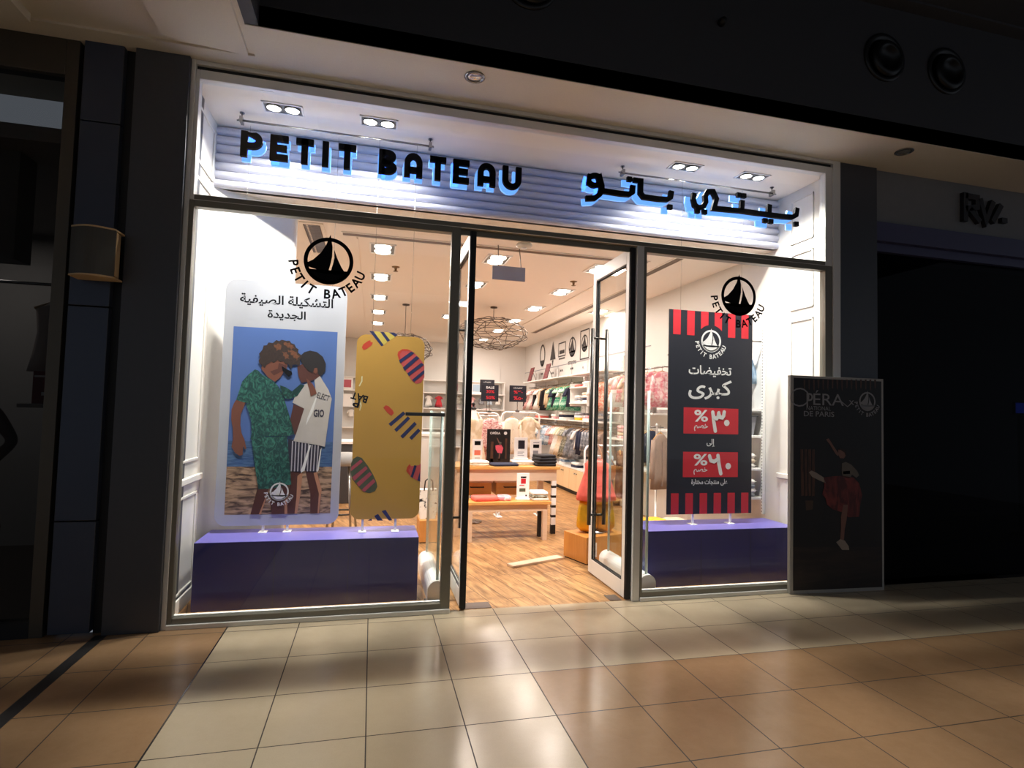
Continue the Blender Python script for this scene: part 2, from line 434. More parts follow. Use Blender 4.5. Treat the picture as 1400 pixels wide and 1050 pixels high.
M_GLASS = glass('clear_glass', (0.97, 0.985, 0.98))
M_GLASSD = glass('smoked_glass', (0.62, 0.62, 0.62), 0.14)
M_GLASSB = glass('dark_tinted_glass', (0.30, 0.30, 0.34), 0.22)
M_ACRYL = glass('clear_acrylic', (0.90, 0.95, 0.93))
M_LAMP = mat('lamp_lens', (255, 252, 244), 0.4, emit=26.0, noise=0.0)
M_LAMPW = mat('warm_lamp_lens', (255, 240, 220), 0.4, emit=10.0, noise=0.0)
M_HALO = mat('blue_lit_acrylic', (110, 172, 255), 0.4, emit=1.0, noise=0.0)

# ------------------------------------------------------------------ the setting
XL, XR, YG = -1.3, 4.0, 0.0
b = MB(); b.face([(-9, -13, 0), (12, -13, 0), (12, 0.02, 0), (-9, 0.02, 0)], M_TILE); struct(b.build('floor'))
b = MB(); b.face([(-1.4, 0.02, 0), (6, 0.02, 0), (6, 10.6, 0), (-1.4, 10.6, 0)], M_WOODF); struct(b.build('floor_shop'))
# dark expansion strip and thin metal divider set in the tiles
b = MB(); b.prism([(-1.655, -0.05), (-1.585, -0.05), (-1.52, -13), (-1.59, -13)], -0.001, 0.0025, 'z', mat('dark_movement_joint', (44, 42, 42), 0.5)); struct(b.build('trim_1'))
b = MB(); b.box((-0.888, -13, -0.001), (-0.881, -0.03, 0.002), M_STEEL); struct(b.build('trim_2'))
# concourse soffit: a low strip along the shop fronts; it reaches further out on the left, with shallow stepped panels
b = MB()
b.box((-0.86, -0.51, 3.86), (12, 0.9, 4.0), M_SOFFIT)
b.box((-9, -0.18, 3.86), (-0.86, 0.9, 4.0), M_SOFFIT)
b.box((-9, -4.2, 3.875), (-0.86, -0.18, 4.0), M_SOFFIT)
b.prism([(-1.42, -4.2), (-0.86, -4.2), (-0.90, -0.20), (-1.40, -0.26)], 3.845, 3.875, 'z', M_SOFFIT)
b.prism([(-9, -4.2), (-2.16, -4.2), (-2.14, -0.22), (-9, -0.22)], 3.82, 3.875, 'z', M_SOFFIT)
b.build('ceiling', kind='structure')
b = MB(); b.box((-0.86, -0.51, 3.866), (12, -0.40, 4.98), M_FASC); b.box((-0.86, -4.2, 3.866), (-0.78, -0.51, 4.98), M_FASC); b.build('wall_upper', kind='structure')
b = MB(); b.box((-9, -13, 5.0), (12, -0.4, 5.1), mat('dark_concourse_ceiling', (60, 62, 68), 0.8)); b.box((-0.86, -0.62, 4.98), (12, -0.40, 5.0), M_FASC); b.build('ceiling_upper', kind='structure')
# pillars either side of the shop front
b = MB(); b.box((-1.62, -0.06, 0), (-1.292, 0.3, 3.86), M_CHAR, 0.004); b.box((-1.69, 0.0, 0), (-1.62, 0.3, 3.86), M_BLACK)
for z0, z1 in ((0.02, 0.72), (0.728, 2.10), (2.108, 3.32), (3.328, 3.86)):
    b.box((-1.92, -0.05, z0), (-1.69, 0.3, z1), M_CHARB, 0.003)
b.build('wall_left_pillar', kind='structure')
b = MB(); b.box((4.08, -0.02, 0), (4.50, 0.5, 3.86), M_CHAR, 0.004); b.build('wall_right_pillar', kind='structure')
# shop shell
b = MB(); b.box((XL-0.1, 0.05, 0), (XL, 0.72, 3.76), M_WALL)
for y0, y1, z0, z1 in ((0.14, 0.62, 1.06, 3.15), (0.14, 0.62, 3.25, 3.66), (0.14, 0.62, 0.12, 0.82)):   # raised panel mouldings
    for q0, q1 in (((y0, z0), (y1, z0+.02)), ((y0, z1-.02), (y1, z1)), ((y0, z0), (y0+.02, z1)), ((y1-.02, z0), (y1, z1))):
        b.box((XL, q0[0], q0[1]), (XL+0.012, q1[0], q1[1]), M_WALL, 0.003)
b.box((XL, 0.06, 0.90), (XL+0.025, 0.70, 0.95), M_WALL, 0.008); b.box((XL, 0.06, 0), (XL+0.02, 0.7, 0.10), M_WALL, 0.004)
b.build('wall_left', kind='structure')
b = MB()                                                     # slanted display wall with a rounded end, closing the left window bay
P0, P1 = Vector((XL, 0.70)), Vector((-0.74, 0.965)); dv = (P1-P0).normalized(); nv = Vector((dv.y, -dv.x))
poly = [tuple(P0), tuple(P1)]
cc = P1-nv*0.07
for k in range(1, 9):
    a = PI*k/9; poly.append(tuple(cc+nv*0.07*math.cos(a)+dv*0.07*math.sin(a)))
poly += [tuple(P1-nv*0.14), (XL, 0.86)]
b.prism(poly, 0, 3.24, 'z', M_WALL); b.build('wall_left_bay', kind='structure')
b = MB(); b.box((XL-0.1, 0.86, 0), (XL, 10.6, 3.24), M_WALL); b.build('wall_left_rear', kind='structure')
b = MB(); b.box((XR, 0.05, 0), (XR+0.08, 0.5, 3.86), M_WALL); b.box((XR, 0.5, 0), (XR+0.08, 10.6, 3.76), M_WALL)
for y0, y1, z0, z1 in ((0.2, 0.5, 1.05, 2.46), (0.2, 0.5, 2.56, 3.12), (0.2, 0.5, 3.22, 3.66), (0.2, 0.5, 0.12, 0.84)):
    for q0, q1 in (((y0, z0), (y1, z0+.018)), ((y0, z1-.018), (y1, z1)), ((y0, z0), (y0+.018, z1)), ((y1-.018, z0), (y1, z1))):
        b.box((XR-0.012, q0[0], q0[1]), (XR, q1[0], q1[1]), M_WALL, 0.003)
b.box((XR-0.025, 0.06, 0.90), (XR, 0.68, 0.95), M_WALL, 0.008)
b.box((XR-0.008, 3.4, 2.52), (XR, 10.5, 2.535), M_GREY)
for y in (4.1, 5.0, 5.9, 6.8, 7.7, 8.6, 9.5): b.box((XR-0.006, y, 2.05), (XR, y+0.008, 2.52), M_GREY)
b.build('wall_right', kind='structure')
b = MB(); b.box((XL-0.1, 10.5, 0), (XR+0.08, 10.6, 3.76), M_WALL)
b.box((2.3, 10.47, 0), (3.3, 10.5, 2.62), M_WALL); b.box((-0.9, 10.47, 0), (2.1, 10.5, 2.5), M_WALL)
b.build('wall_back', kind='structure')
# shop ceiling, with a lower bulkhead of white slats over the windows
b = MB()
b.box((XL-0.1, 0.72, 3.24), (XR+0.08, 10.6, 3.40), M_CEIL)
b.box((2.88, 2.0, 3.225), (2.9, 7.6, 3.24), M_CEIL)
b.box((-0.68, 1.4, 3.228), (-0.665, 9.0, 3.24), M_CEIL); b.box((-0.22, 1.72, 3.228), (-0.205, 9.0, 3.24), M_CEIL)
b.build('ceiling_shop', kind='structure')
b = MB(); b.box((XL-0.1, 0.05, 3.75), (XR+0.08, 0.72, 3.86), M_CEIL); b.build('ceiling_window', kind='structure')
b = MB(); prof = []                                          # slat profile in (y,z): shallow convex boards
nsl, z0, z1 = 7, 3.24, 3.75; ph = (z1-z0)/nsl
for i in range(nsl):
    for k in range(7):
        t = k/6; prof.append((0.70-0.028*math.sin(PI*t)**0.6, z0+ph*(i+t*0.94)))
    prof.append((0.715, z0+ph*(i+0.97)))
prof += [(0.76, z1), (0.76, z0)]
b.prism(prof, XL, XR, 'x', mat('lavender_grey_slats', (206, 206, 218), 0.4, noise=0.02)); b.build('wall_bulkhead', kind='structure')
# recessed slots in the shop ceiling (linear air outlets) and a return-air grille
SLOT = mat('dark_slot', (110, 96, 84), 0.7)
def slot(name, a, c, label):
    g = MB(((a[0]+c[0])/2, (a[1]+c[1])/2, 3.24)); g.box((a[0], a[1], 3.232), (c[0], c[1], 3.2395), SLOT)
    x0, x1 = sorted((a[0], c[0])); y0, y1 = sorted((a[1], c[1]))
    for q in (((x0-.012, y0-.012), (x1+.012, y0)), ((x0-.012, y1), (x1+.012, y1+.012)), ((x0-.012, y0), (x0, y1)), ((x1, y0), (x1+.012, y1))):
        g.box((q[0][0], q[0][1], 3.228), (q[1][0], q[1][1], 3.2395), M_CEIL)
    g.build(name, label=label, cat='air vent')
slot('slot_diffuser', (-0.35, 1.56), (3.0, 1.65), 'long grey slot air vent crossing the shop ceiling just inside the door')
slot('slot_diffuser', (3.36, 2.95), (3.46, 7.7), 'long dark slot air vent along the right side of the shop ceiling')
slot('slot_diffuser', (3.20, 1.3), (3.29, 2.5), 'short dark slot air vent in the ceiling above the right window')
g = MB((-0.62, 1.9, 3.24)); g.box((-0.71, 1.40, 3.234), (-0.55, 2.44, 3.2395), SLOT)
for k in range(22): g.box((-0.70, 1.42+k*0.046, 3.226), (-0.56, 1.435+k*0.046, 3.2345), M_GREY)
for q in (((-.74, 1.36), (-.71, 2.48)), ((-.55, 1.36), (-.52, 2.48)), ((-.71, 1.36), (-.55, 1.40)), ((-.71, 2.44), (-.55, 2.48))): g.box((q[0][0], q[0][1], 3.226), (q[1][0], q[1][1], 3.2395), M_CEIL)
g.build('air_grille', label='slatted air grille in the ceiling above the left poster', cat='air vent')

# ---------------- shop-front framing and glazing
YF, YB = -0.02, 0.05           # front and back of the frame sections
def frame(mb, a, c, m=None, bev=0.004): mb.box((a[0], YF, a[1]), (c[0], YB, c[1]), m or M_ALUD, bev)
b = MB(); b.box((-1.292, -0.03, 0), (-1.262, 0.06, 3.86), M_ALU, 0.003); b.box((4.0, -0.03, 0), (4.08, 0.06, 3.86), M_ALU, 0.003)
b.box((-1.262, -0.03, 3.83), (4.0, 0.06, 3.86), M_ALU, 0.003); b.box((-1.262, 0.0, 3.80), (4.0, 0.05, 3.83), M_RUBBER)
b.build('trim_3', kind='structure')
def window(name, x0, x1, z0, z1, fl, fr, fb, ft, label=None, sill=False, joints=(), fm=None):
    w = thing(name, label, None); w['kind'] = 'structure'
    f = MB(); frame(f, (x0, z0), (x0+fl, z1), fm); frame(f, (x1-fr, z0), (x1, z1), fm); frame(f, (x0+fl, z0), (x1-fr, z0+fb)); frame(f, (x0+fl, z1-ft), (x1-fr, z1), fm)
    f.build('window_frame', parent=w)
    if sill:
        s = MB(); s.box((x0, YF-0.018, z0), (x1, YF, z0+0.032), M_ALU, 0.004); s.box((x0+fl, 0.022, z0+fb), (x1-fr, YB, z0+fb+0.006), M_WHITE); s.build('window_sill', parent=w)
    g = MB(); xs = [x0+fl]+list(joints)+[x1-fr]
    for a, c in zip(xs, xs[1:]): g.box((a+0.0015, 0.012, z0+fb), (c-0.0015, 0.020, z1-ft), M_GLASS)
    g.build('window_pane', parent=w)
    return w
window('window_1', -1.262, 0.61, 0, 2.885, 0.03, 0.07, 0.07, 0.045, sill=True)
window('window_2', 2.14, 4.0, 0, 2.885, 0.022, 0.075, 0.07, 0.045, sill=True)
window('window_3', -1.262, 4.0, 2.885, 3.80, 0.025, 0.075, 0.04, 0.065, joints=(0.555, 2.275), fm=M_ALU)
b = MB(); b.box((2.076, YF, 0), (2.138, YB, 2.885), M_ALU, 0.004); b.box((0.612, 0.03, 2.845), (2.07, YB, 2.884), M_ALUD); b.build('trim_4', kind='structure')
def door(name, xh, side, handle_side):
    """leaf hung at x = xh, swung 90 degrees inwards"""
    d = thing(name, None, None, (xh, 0.02, 0)); d['kind'] = 'structure'
    t = 0.042; L = 0.80; h = 2.875; st = 0.075
    f = MB()
    def bar(y0, y1, z0, z1): f.box((-t/2, y0, z0), (t/2, y1, z1), M_ALU, 0.004)
    bar(0.004, st, 0.012, h); bar(L-st, L, 0.012, h); bar(st, L-st, 0.012, 0.012+0.13); bar(st, L-st, h-0.115, h)
    f.build('door_frame', parent=d)
    s = MB(); s.box((-t/2+0.001, -0.012, 0.012), (t/2-0.001, 0.004, h), M_RUBBER); s.box((-t/2-0.003, 0.0, 0.012), (-t/2, 0.012, h), M_RUBBER); s.box((t/2, 0.0, 0.012), (t/2+0.003, 0.012, h), M_RUBBER)
    s.build('door_seal', parent=d, label='black rubber hinge edge')
    g = MB(); g.box((-0.004, st, 0.142), (0.004, L-st, h-0.115), M_GLASS); g.build('door_pane', parent=d)
    b_ = MB()
    for s_ in (-1, 1): b_.box((s_*0.006, st-.004, 0.138), (s_*0.018, L-st+.004, 0.150), M_RUBBER); b_.box((s_*0.006, st-.004, h-.125), (s_*.018, L-st+.004, h-.113), M_RUBBER); b_.box((s_*.006, st-.004, .15), (s_*.018, st+.008, h-.12), M_RUBBER); b_.box((s_*.006, L-st-.008, .15), (s_*.018, L-st+.004, h-.12), M_RUBBER)
    b_.build('door_bead', parent=d)
    for s_ in (-1, 1):
        hd = MB(); y = L-st-0.055; x = s_*(t/2+0.052)
        hd.tube([(x, y, 0.47), (x, y, 2.29)], 0.0185, M_PULL, 12)
        for z in (0.56, 2.2): hd.tube([(s_*0.004, y, z), (x, y, z)], 0.011, M_PULL, 8)
        hd.build('door_handle', parent=d, label='long vertical dark pull bar')
    return d
door('door_1', 0.712, -1, 1); door('door_2', 2.052, 1, -1)
PIV = mat('dark_pivot_plate', (96, 84, 76), 0.5, 0.3)
for x, lab in ((0.83, 'brown metal floor plate at the foot of the left door leaf'), (1.96, 'brown metal floor plate at the foot of the right door leaf')):
    p = MB((x, 0.1, 0)); w = 0.22 if x < 1 else 0.10
    p.box((x-w/2, 0.03, 0), (x+w/2, 0.16, 0.004), PIV); p.build('floor_plate', label=lab, cat='floor plate')

# ------------------------------------------------------------------ fascia lettering
def strokes(ch, w, h, t):
    s = t/2
    if ch == 'P': return [[(s, 0), (s, h)], [(s, h-s), (w*.55, h-s)]+arc(w*.52, h*.66, w*.48-s, h*.34-s, 88, -88, 9)+[(w*.5, h*.32+s), (s, h*.32+s)]]
    if ch == 'E': return [[(s, 0), (s, h)], [(0, s), (w, s)], [(0, h-s), (w, h-s)], [(0, h*.5), (w*.92, h*.5)]]
    if ch == 'T': return [[(w/2, 0), (w/2, h)], [(0, h-s), (w, h-s)]]
    if ch == 'I': return [[(w/2, 0), (w/2, h)]]
    if ch == 'B': return [[(s, 0), (s, h)], [(s, h-s), (w*.5, h-s)]+arc(w*.5, h*.74, w*.44-s, h*.26-s, 88, -88, 8)+[(w*.5, h*.48+s*.2), (s, h*.48+s*.2)],
                          [(s, s), (w*.5, s)]+arc(w*.5, h*.27, w*.5-s, h*.27-s, -88, 88, 8)+[(s, h*.5+s*.2)]]
    if ch == 'A': return [[(s, 0), (s, h*.58)]+arc(w/2, h*.58, w/2-s, h*.42-s, 180, 0, 12)+[(w-s, h*.58), (w-s, 0)], [(s, h*.30), (w-s, h*.30)]]
    if ch == 'U': return [[(s, h), (s, h*.42)]+arc(w/2, h*.42, w/2-s, h*.42-s, 180, 360, 12)+[(w-s, h*.42), (w-s, h)]]
def raised(parent, name, lines, squares, t, place, label=None):
    """black face with a blue-lit plate behind it"""
    def slab(mb, t_, y0, y1, m, grow):
        for ln in lines:
            for q in ribbon(ln, t_):
                P = [place(*p) for p in q]
                mb.prism([(a, c) for a, c in P], y0, y1, 'y', m)
        for (a, c, sx, sz) in squares:
            u, v = place(a, c); mb.box((u-sx/2-grow, y0, v-sz/2-grow), (u+sx/2+grow, y1, v+sz/2+grow), m)
    o = parent.location
    f = MB(o); slab(f, t, 0.065, 0.095, M_INK, 0); L = f.build(name, parent=parent, label=label)
    g = MB(o); slab(g, t+0.014, 0.165, 0.185, M_HALO, 0.007)
    g.build('lit_back', parent=L, label='blue lit backing')
    return L
sg = thing('shop_sign', 'large black PETIT BATEAU letters with blue glow behind upper glass', 'sign', (0.06, 0.08, 3.36))
LAT = [('P', 220, 305), ('E', 333, 403), ('T', 432, 500), ('I', 533, 559), ('T', 595, 663), ('B', 750, 820), ('A', 848, 918), ('T', 945, 1008), ('E', 1035, 1097), ('A', 1130, 1198), ('U', 1225, 1297)]
for ch, a, c in LAT:
    ym = 80+(325+(a-220)/1000*130)/2.8
    x0 = onY(250+a/2.8, ym, 0.065)[0]; x1 = onY(250+c/2.8, ym, 0.065)[0]
    w, h, t = x1-x0, 0.186, 0.046
    raised(sg, 'letter_'+ch.lower(), strokes(ch, w, h, t), [], t, lambda u, v, x0=x0: (x0+u, 3.265+v))
ident = lambda u, v: (u, v)
ag = thing('shop_sign', 'large black Arabic shop name letters with blue glow behind upper glass', 'sign', (2.7, 0.08, 3.36))
def pa(u, v): return onY(700+u/2.8, 150+v/2.8, 0.065)
def raised_px(nm, lines, sq):
    raised(ag, nm, [[pa(*q) for q in ln] for ln in lines], [(*pa(a, c), sx, sz) for a, c, sx, sz in sq], 0.043, ident)
raised_px('word_right', [[(1094, 375), (1090, 402), (1076, 410), (1040, 408), (880, 386), (775, 376), (785, 340), (772, 312), (752, 312), (742, 330), (744, 352), (735, 370), (716, 374), (702, 364), (697, 342), (699, 318)],
                           [(988, 362), (986, 398)], [(884, 346), (882, 384)]], [(871, 325, .042, .04), (890, 328, .042, .04), (712, 386, .042, .04), (740, 390, .042, .04), (972, 423, .042, .04), (994, 426, .042, .04), (1091, 436, .042, .04)])
raised_px('word_left', [[(613, 310), (609, 334), (596, 342), (560, 340), (505, 332), (494, 318), (495, 262)],
                           [(465, 288), (463, 314), (450, 322), (420, 320), (344, 308)],
                           [(344, 318), (346, 290), (342, 262)]+arc(318, 264, 24, 24, 0, 180, 8)[1:]+arc(318, 276, 26, 26, 180, 300, 6)[1:]+[(344, 300)],
                           [(345, 296), (338, 322), (318, 337), (284, 338)]], [(452, 264, .042, .04), (475, 268, .042, .04), (607, 371, .042, .04)])
# hanging rails of two thin rods from the window ceiling, one pair behind each name
for x0, x1, lab in ((-1.09, 0.42, 'pair of thin metal rods hung from the window ceiling behind PETIT BATEAU letters'), (2.10, 3.74, 'pair of thin metal rods hung from the window ceiling behind Arabic letters')):
    r = thing('hanging_rail', lab, 'rail', ((x0+x1)/2, 0.42, 3.75), group=None)
    o = r.location
    for y, z in ((0.40, 3.675), (0.44, 3.70)):
        q = MB(o); q.tube([(x0, y, z), (x1, y, z)], 0.006, M_STEEL, 8); q.build('rod', parent=r)
    for x in (x0+.03, x1-.03):
        q = MB(o); q.tube([(x, 0.42, 3.75), (x, 0.42, 3.665)], 0.006, M_STEEL, 6); q.box((x-.012, 0.385, 3.664), (x+.012, 0.455, 3.71), M_STEEL, 0.003)
        q.lathe([(0.018, -0.008), (0.018, 0)], (x, 0.42, 3.75), M_STEEL, 12); q.build('bracket', parent=r)
# twin spotlights over the windows
LX = [(-0.74, 'leftmost twin spotlight above the PETIT BATEAU letters'), (-0.03, 'second twin spotlight from the left above the PETIT BATEAU letters'), (2.67, 'twin spotlight above the first Arabic letters, right of the glass joint'), (3.37, 'rightmost twin spotlight, near the right end of the upper window')]
SPILL_W = 18.0
SPC = (1.0, 0.95, 0.88)
for x, lab in LX:
    f = thing('twin_spotlight', lab, 'spotlight', (x, 0.262, 3.75), group='twin spotlights over the windows'); o = f.location
    q = MB(o); w, d = 0.145, 0.078
    q.box((x-w, 0.262-d, 3.742), (x+w, 0.262-d+.012, 3.752), M_WHITE); q.box((x-w, 0.262+d-.012, 3.742), (x+w, 0.262+d, 3.752), M_WHITE)
    q.box((x-w, 0.262-d, 3.742), (x-w+.012, 0.262+d, 3.752), M_WHITE); q.box((x+w-.012, 0.262-d, 3.742), (x+w, 0.262+d, 3.752), M_WHITE)
    q.box((x-w+.012, 0.262-d+.012, 3.7485), (x+w-.012, 0.262+d-.012, 3.7515), mat('fitting_grey', (96, 94, 92), 0.5)); q.build('frame', parent=f)
    for dx in (-0.066, 0.066):
        q = MB(o); q.lathe([(0.058, -0.004), (0.058, -0.012), (0.05, -0.014), (0.05, -0.004)], (x+dx, 0.262, 3.75), M_STEEL, 20); h = q.build('lamp_rim', parent=f)
        q = MB(o); q.lathe([(0.049, -0.006), (0.049, -0.008), (0.0005, -0.009)], (x+dx, 0.262, 3.75), M_LAMP, 20); q.build('lamp', parent=h, label='glowing lens')
        sd = -1 if dx < 0 else 1
        spot_light('window_spot', (x+dx, 0.262, 3.732), SPOT_W, SPC, math.radians(72), 0.16, (x+dx+sd*0.378, 0.248, 2.75), 0.022)
        al = area_light('window_spot_spill', (x+dx, 0.262, 3.735), (0.085, 0.085), SPILL_W, SPC, (0, 0, 0), math.radians(130)); al.data.shape = 'DISK'

# ------------------------------------------------------------------ window stickers
for (px, py), lab in (((449.5, 357), 'black sailing boat roundel sticker on the left window above the boys poster'), ((1010, 405), 'black sailing boat roundel sticker on the right window over the sale poster')):
    u, v = onY(px, py, 0.011); d = MB((u, 0.011, v))
    emblem(d, (u, v), 0.172, M_INK, lambda a, c: (a, 0.0112, c)); d.build('window_sticker', label=lab, cat='sticker', group=None)

# ------------------------------------------------------------------ podiums in the windows
def podium(x0, x1, z, lab):
    b = MB(((x0+x1)/2, 0.52, 0)); b.box((x0, 0.29, 0), (x1, 0.745, z-0.004), M_INDIGO, 0.003); b.box((x0, 0.29, z-0.004), (x1, 0.745, z), M_INDIGO_LIT, 0.0015)
    for t in (0.34, 0.67): b.box((x0+(x1-x0)*t, 0.2893, 0.01), (x0+(x1-x0)*t+0.002, 0.2903, z-.01), M_NAVY)
    b.build('display_podium', label=lab, cat='podium')
podium(-1.205, 0.395, 0.49, 'long indigo display podium in the left window')
podium(2.372, 3.90, 0.484, 'long indigo display podium in the right window')

# ------------------------------------------------------------------ posters
def rrect(x0, z0, x1, z1, r, n=8):
    return arc(x1-r, z0+r, r, r, -90, 0, n)+arc(x1-r, z1-r, r, r, 0, 90, n)+arc(x0+r, z1-r, r, r, 90, 180, n)+arc(x0+r, z0+r, r, r, 180, 270, n)
def flat(mb, pts, y, k, m):
    mb.face([(a, y-0.0004*k, c) for a, c in pts], m)
def clipz(pts, z0, z1): return [(a, min(max(c, z0), z1)) for a, c in pts]
SKIN = mat('printed_skin', (122, 72, 54), 0.5); SKIND = mat('printed_skin_shade', (88, 48, 40), 0.5); SKINL = mat('printed_skin_light', (196, 138, 104), 0.5)
HAIRB = mat('printed_brown_hair', (50, 32, 24), 0.6, noise=0.7, scale=90); HAIRD = mat('printed_dark_hair', (30, 22, 22), 0.6, noise=0.3, scale=90); HAIRL = mat('printed_auburn_hair', (112, 66, 40), 0.6, noise=0.6, scale=90)
def printed(name, c0, c1, scale, stretch=(1, 1, 1), lo=.4, hi=.6, dist=1.0):
    m, nt, b = nodemat(name); tc = N(nt, 'ShaderNodeTexCoord'); mp = N(nt, 'ShaderNodeMapping'); mp.inputs['Scale'].default_value = stretch
    nt.links.new(tc.outputs['Object'], mp.inputs[0]); n = N(nt, 'ShaderNodeTexNoise'); n.inputs['Scale'].default_value = scale; n.inputs['Distortion'].default_value = dist; n.inputs['Detail'].default_value = 4
    nt.links.new(mp.outputs[0], n.inputs['Vector']); cr = N(nt, 'ShaderNodeValToRGB'); nt.links.new(n.outputs['Fac'], cr.inputs[0])
    e = cr.color_ramp.elements; e[0].position = lo; e[0].color = lin(c0)+(1,); e[1].position = hi; e[1].color = lin(c1)+(1,)
    nt.links.new(cr.outputs[0], b.inputs['Base Color']); b.inputs['Roughness'].default_value = 0.5
    return m
LEAFY = printed('printed_leaf_green_cloth', (24, 68, 66), (66, 134, 116), 24, (1, 1, 0.7), .44, .68, 2.2)
LEAFYD = printed('printed_dark_leaf_cloth', (18, 56, 54), (58, 124, 106), 26, (1, 1, 0.7), .50, .68, 2.2)
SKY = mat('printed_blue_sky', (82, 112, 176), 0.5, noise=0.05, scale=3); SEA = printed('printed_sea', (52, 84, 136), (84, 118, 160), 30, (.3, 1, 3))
SAND = printed('printed_sand', (74, 54, 46), (196, 160, 128), 16, (.5, 1, 2.2), .38, .60, .8)
TEE = mat('printed_cream_cloth', (198, 190, 184), 0.5, noise=0.10, scale=12); STR = mat('printed_navy_cloth', (44, 38, 56), 0.5); STRL = mat('printed_pale_stripe', (188, 182, 190), 0.5)
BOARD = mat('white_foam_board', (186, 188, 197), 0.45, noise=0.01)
PYL = 0.60
def poster(name, lab, x0, z0, x1, z1, y, r, m, edge, legs, th=0.012):
    p = thing(name, lab, 'poster', ((x0+x1)/2, y, z0)); o = p.location
    b = MB(o); b.prism(rrect(x0, z0, x1, z1, r) if r else [(x0, z0), (x1, z0), (x1, z1), (x0, z1)], y, y+th, 'y', m, edge); b.build('board', parent=p)
    for x in legs:
        g = MB(o); g.box((x-.009, y+.002, 0.49 if x < 2 else 0.484), (x+.009, y+th+.006, z0+0.03), M_WHITE); g.box((x-.03, y-0.03, 0.49 if x < 2 else .484), (x+.03, y+.06, 0.495 if x < 2 else .489), M_WHITE)
        g.build('foot', parent=p)
    for x in (x0+.12, x1-.12):
        g = MB(o); g.tube([(x, y+th/2, z1-.005), (x, y+th/2, 3.238 if y > 0.73 else 3.74)], 0.0012, M_STEEL, 5); g.build('hanging_wire', parent=p)
    return p
x0, z0 = onY(295, 716, PYL)[0], 0.545; x1 = onY(463, 716, PYL)[0]; z1 = onY(390, 386.5, PYL)[1]
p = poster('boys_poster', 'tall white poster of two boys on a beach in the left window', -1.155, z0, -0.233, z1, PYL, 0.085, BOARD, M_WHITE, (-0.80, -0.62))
def P1(c):  # crop corners traced at 7.5x
    ox, oy = {1: (300, 380), 2: (300, 500), 3: (300, 600)}[c]
    return lambda pts: [onY(ox+u/7.5, oy+v/7.5, PYL) for u, v in pts]
A1, A2, A3 = P1(1), P1(2), P1(3)
pic = MB(p.location); zc = onY(378, 703, PYL)[1]
TL, TR, BR, BL = onY(319, 447, PYL), onY(461, 453, PYL), onY(452, 702.5, PYL), onY(307, 703, PYL)
X0, X1, Z0, Z1 = (TL[0]+BL[0])/2, (TR[0]+BR[0])/2, (BL[1]+BR[1])/2, (TL[1]+TR[1])/2
zs, zq = onY(340, 603, PYL)[1], onY(340, 638, PYL)[1]
Y = PYL
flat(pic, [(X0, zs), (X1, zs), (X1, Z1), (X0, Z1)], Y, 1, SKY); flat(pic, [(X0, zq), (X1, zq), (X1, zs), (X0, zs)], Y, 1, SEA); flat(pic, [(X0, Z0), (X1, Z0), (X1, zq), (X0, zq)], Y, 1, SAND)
def curly(pts, amp=11, step=26):
    out = []; n = len(pts); sg = 1
    for i in range(n):
        a, c = Vector(pts[i]), Vector(pts[(i+1) % n]); L_ = (c-a).length; m_ = max(1, int(L_/step)); nn = Vector((a.y-c.y, c.x-a.x)).normalized()
        for j in range(m_):
            p_ = a+(c-a)*(j/m_); sg = -sg; out.append(tuple(p_+nn*(amp*sg*(0.5+0.5*rnd.random()))))
    return out
def tr(fn, pts, k, m): flat(pic, clipz(fn(pts), Z0, Z1), Y, k, m)
# boy seen from behind, cream top and striped shorts
tr(A3, [(735, 320), (855, 330), (832, 560), (795, 690), (785, 775), (690, 775), (712, 560)], 3, SKIND); tr(A3, [(800, 380), (855, 335), (832, 560), (795, 775), (770, 775), (790, 600)], 4, SKINL)
tr(A3, [(880, 320), (1000, 330), (1048, 520), (1025, 775), (930, 775), (932, 560)], 3, SKIND); tr(A3, [(965, 350), (1000, 340), (1048, 520), (1020, 775), (1005, 775), (1020, 560)], 4, SKINL)
tr(A3, [(705, 0), (860, 20), (1052, 60), (1035, 150), (1018, 240), (1003, 335), (960, 345), (870, 322), (845, 345), (720, 330), (700, 160)], 5, STR)
for k in range(6):
    u = 745+k*33; tr(A3, [(u, 20+k*4), (u+12, 22+k*4), (u-14+12, 332), (u-14, 332)], 6, STRL)
for k in range(3):
    u = 945+k*32; tr(A3, [(u, 60), (u+11, 62), (u-6, 330), (u-18, 330)], 6, STRL)
tr(A3, [(925, 60), (938, 64), (872, 325), (835, 350), (838, 320)], 7, M_WINK); tr(A3, [(1036, 110), (1048, 90), (1018, 320), (995, 345), (1004, 310)], 7, M_WINK)
tr(A2, [(760, 395), (870, 435), (830, 600), (782, 720), (735, 650), (728, 540)], 7, SKIND)
tr(A2, [(800, 5), (803, 60), (815, 120), (842, 175), (900, 165), (960, 150), (1035, 110), (1040, 60), (1000, 0), (880, -30)], 7, SKIND)
tr(A2, [(1030, 105), (1120, 250), (1152, 340), (1130, 480), (1105, 660), (1082, 830), (1000, 812), (860, 790), (758, 772), (790, 690), (870, 440), (750, 378), (790, 280), (850, 200), (920, 175), (985, 235), (975, 150)], 8, TEE)
tr(A2, [(985, 330), (1010, 290), (960, 470), (888, 610), (900, 540)], 9, M_WINK)
tr(A1, [(830, 800), (870, 762), (930, 745), (1000, 760), (1060, 808), (1092, 880), (1086, 955), (1040, 1004), (1012, 985), (1005, 925), (975, 925), (955, 975), (915, 955), (870, 905), (842, 865)], 9, HAIRD)
tr(A1, [(975, 925), (1003, 922), (1008, 960), (985, 985), (968, 965)], 10, SKIN)
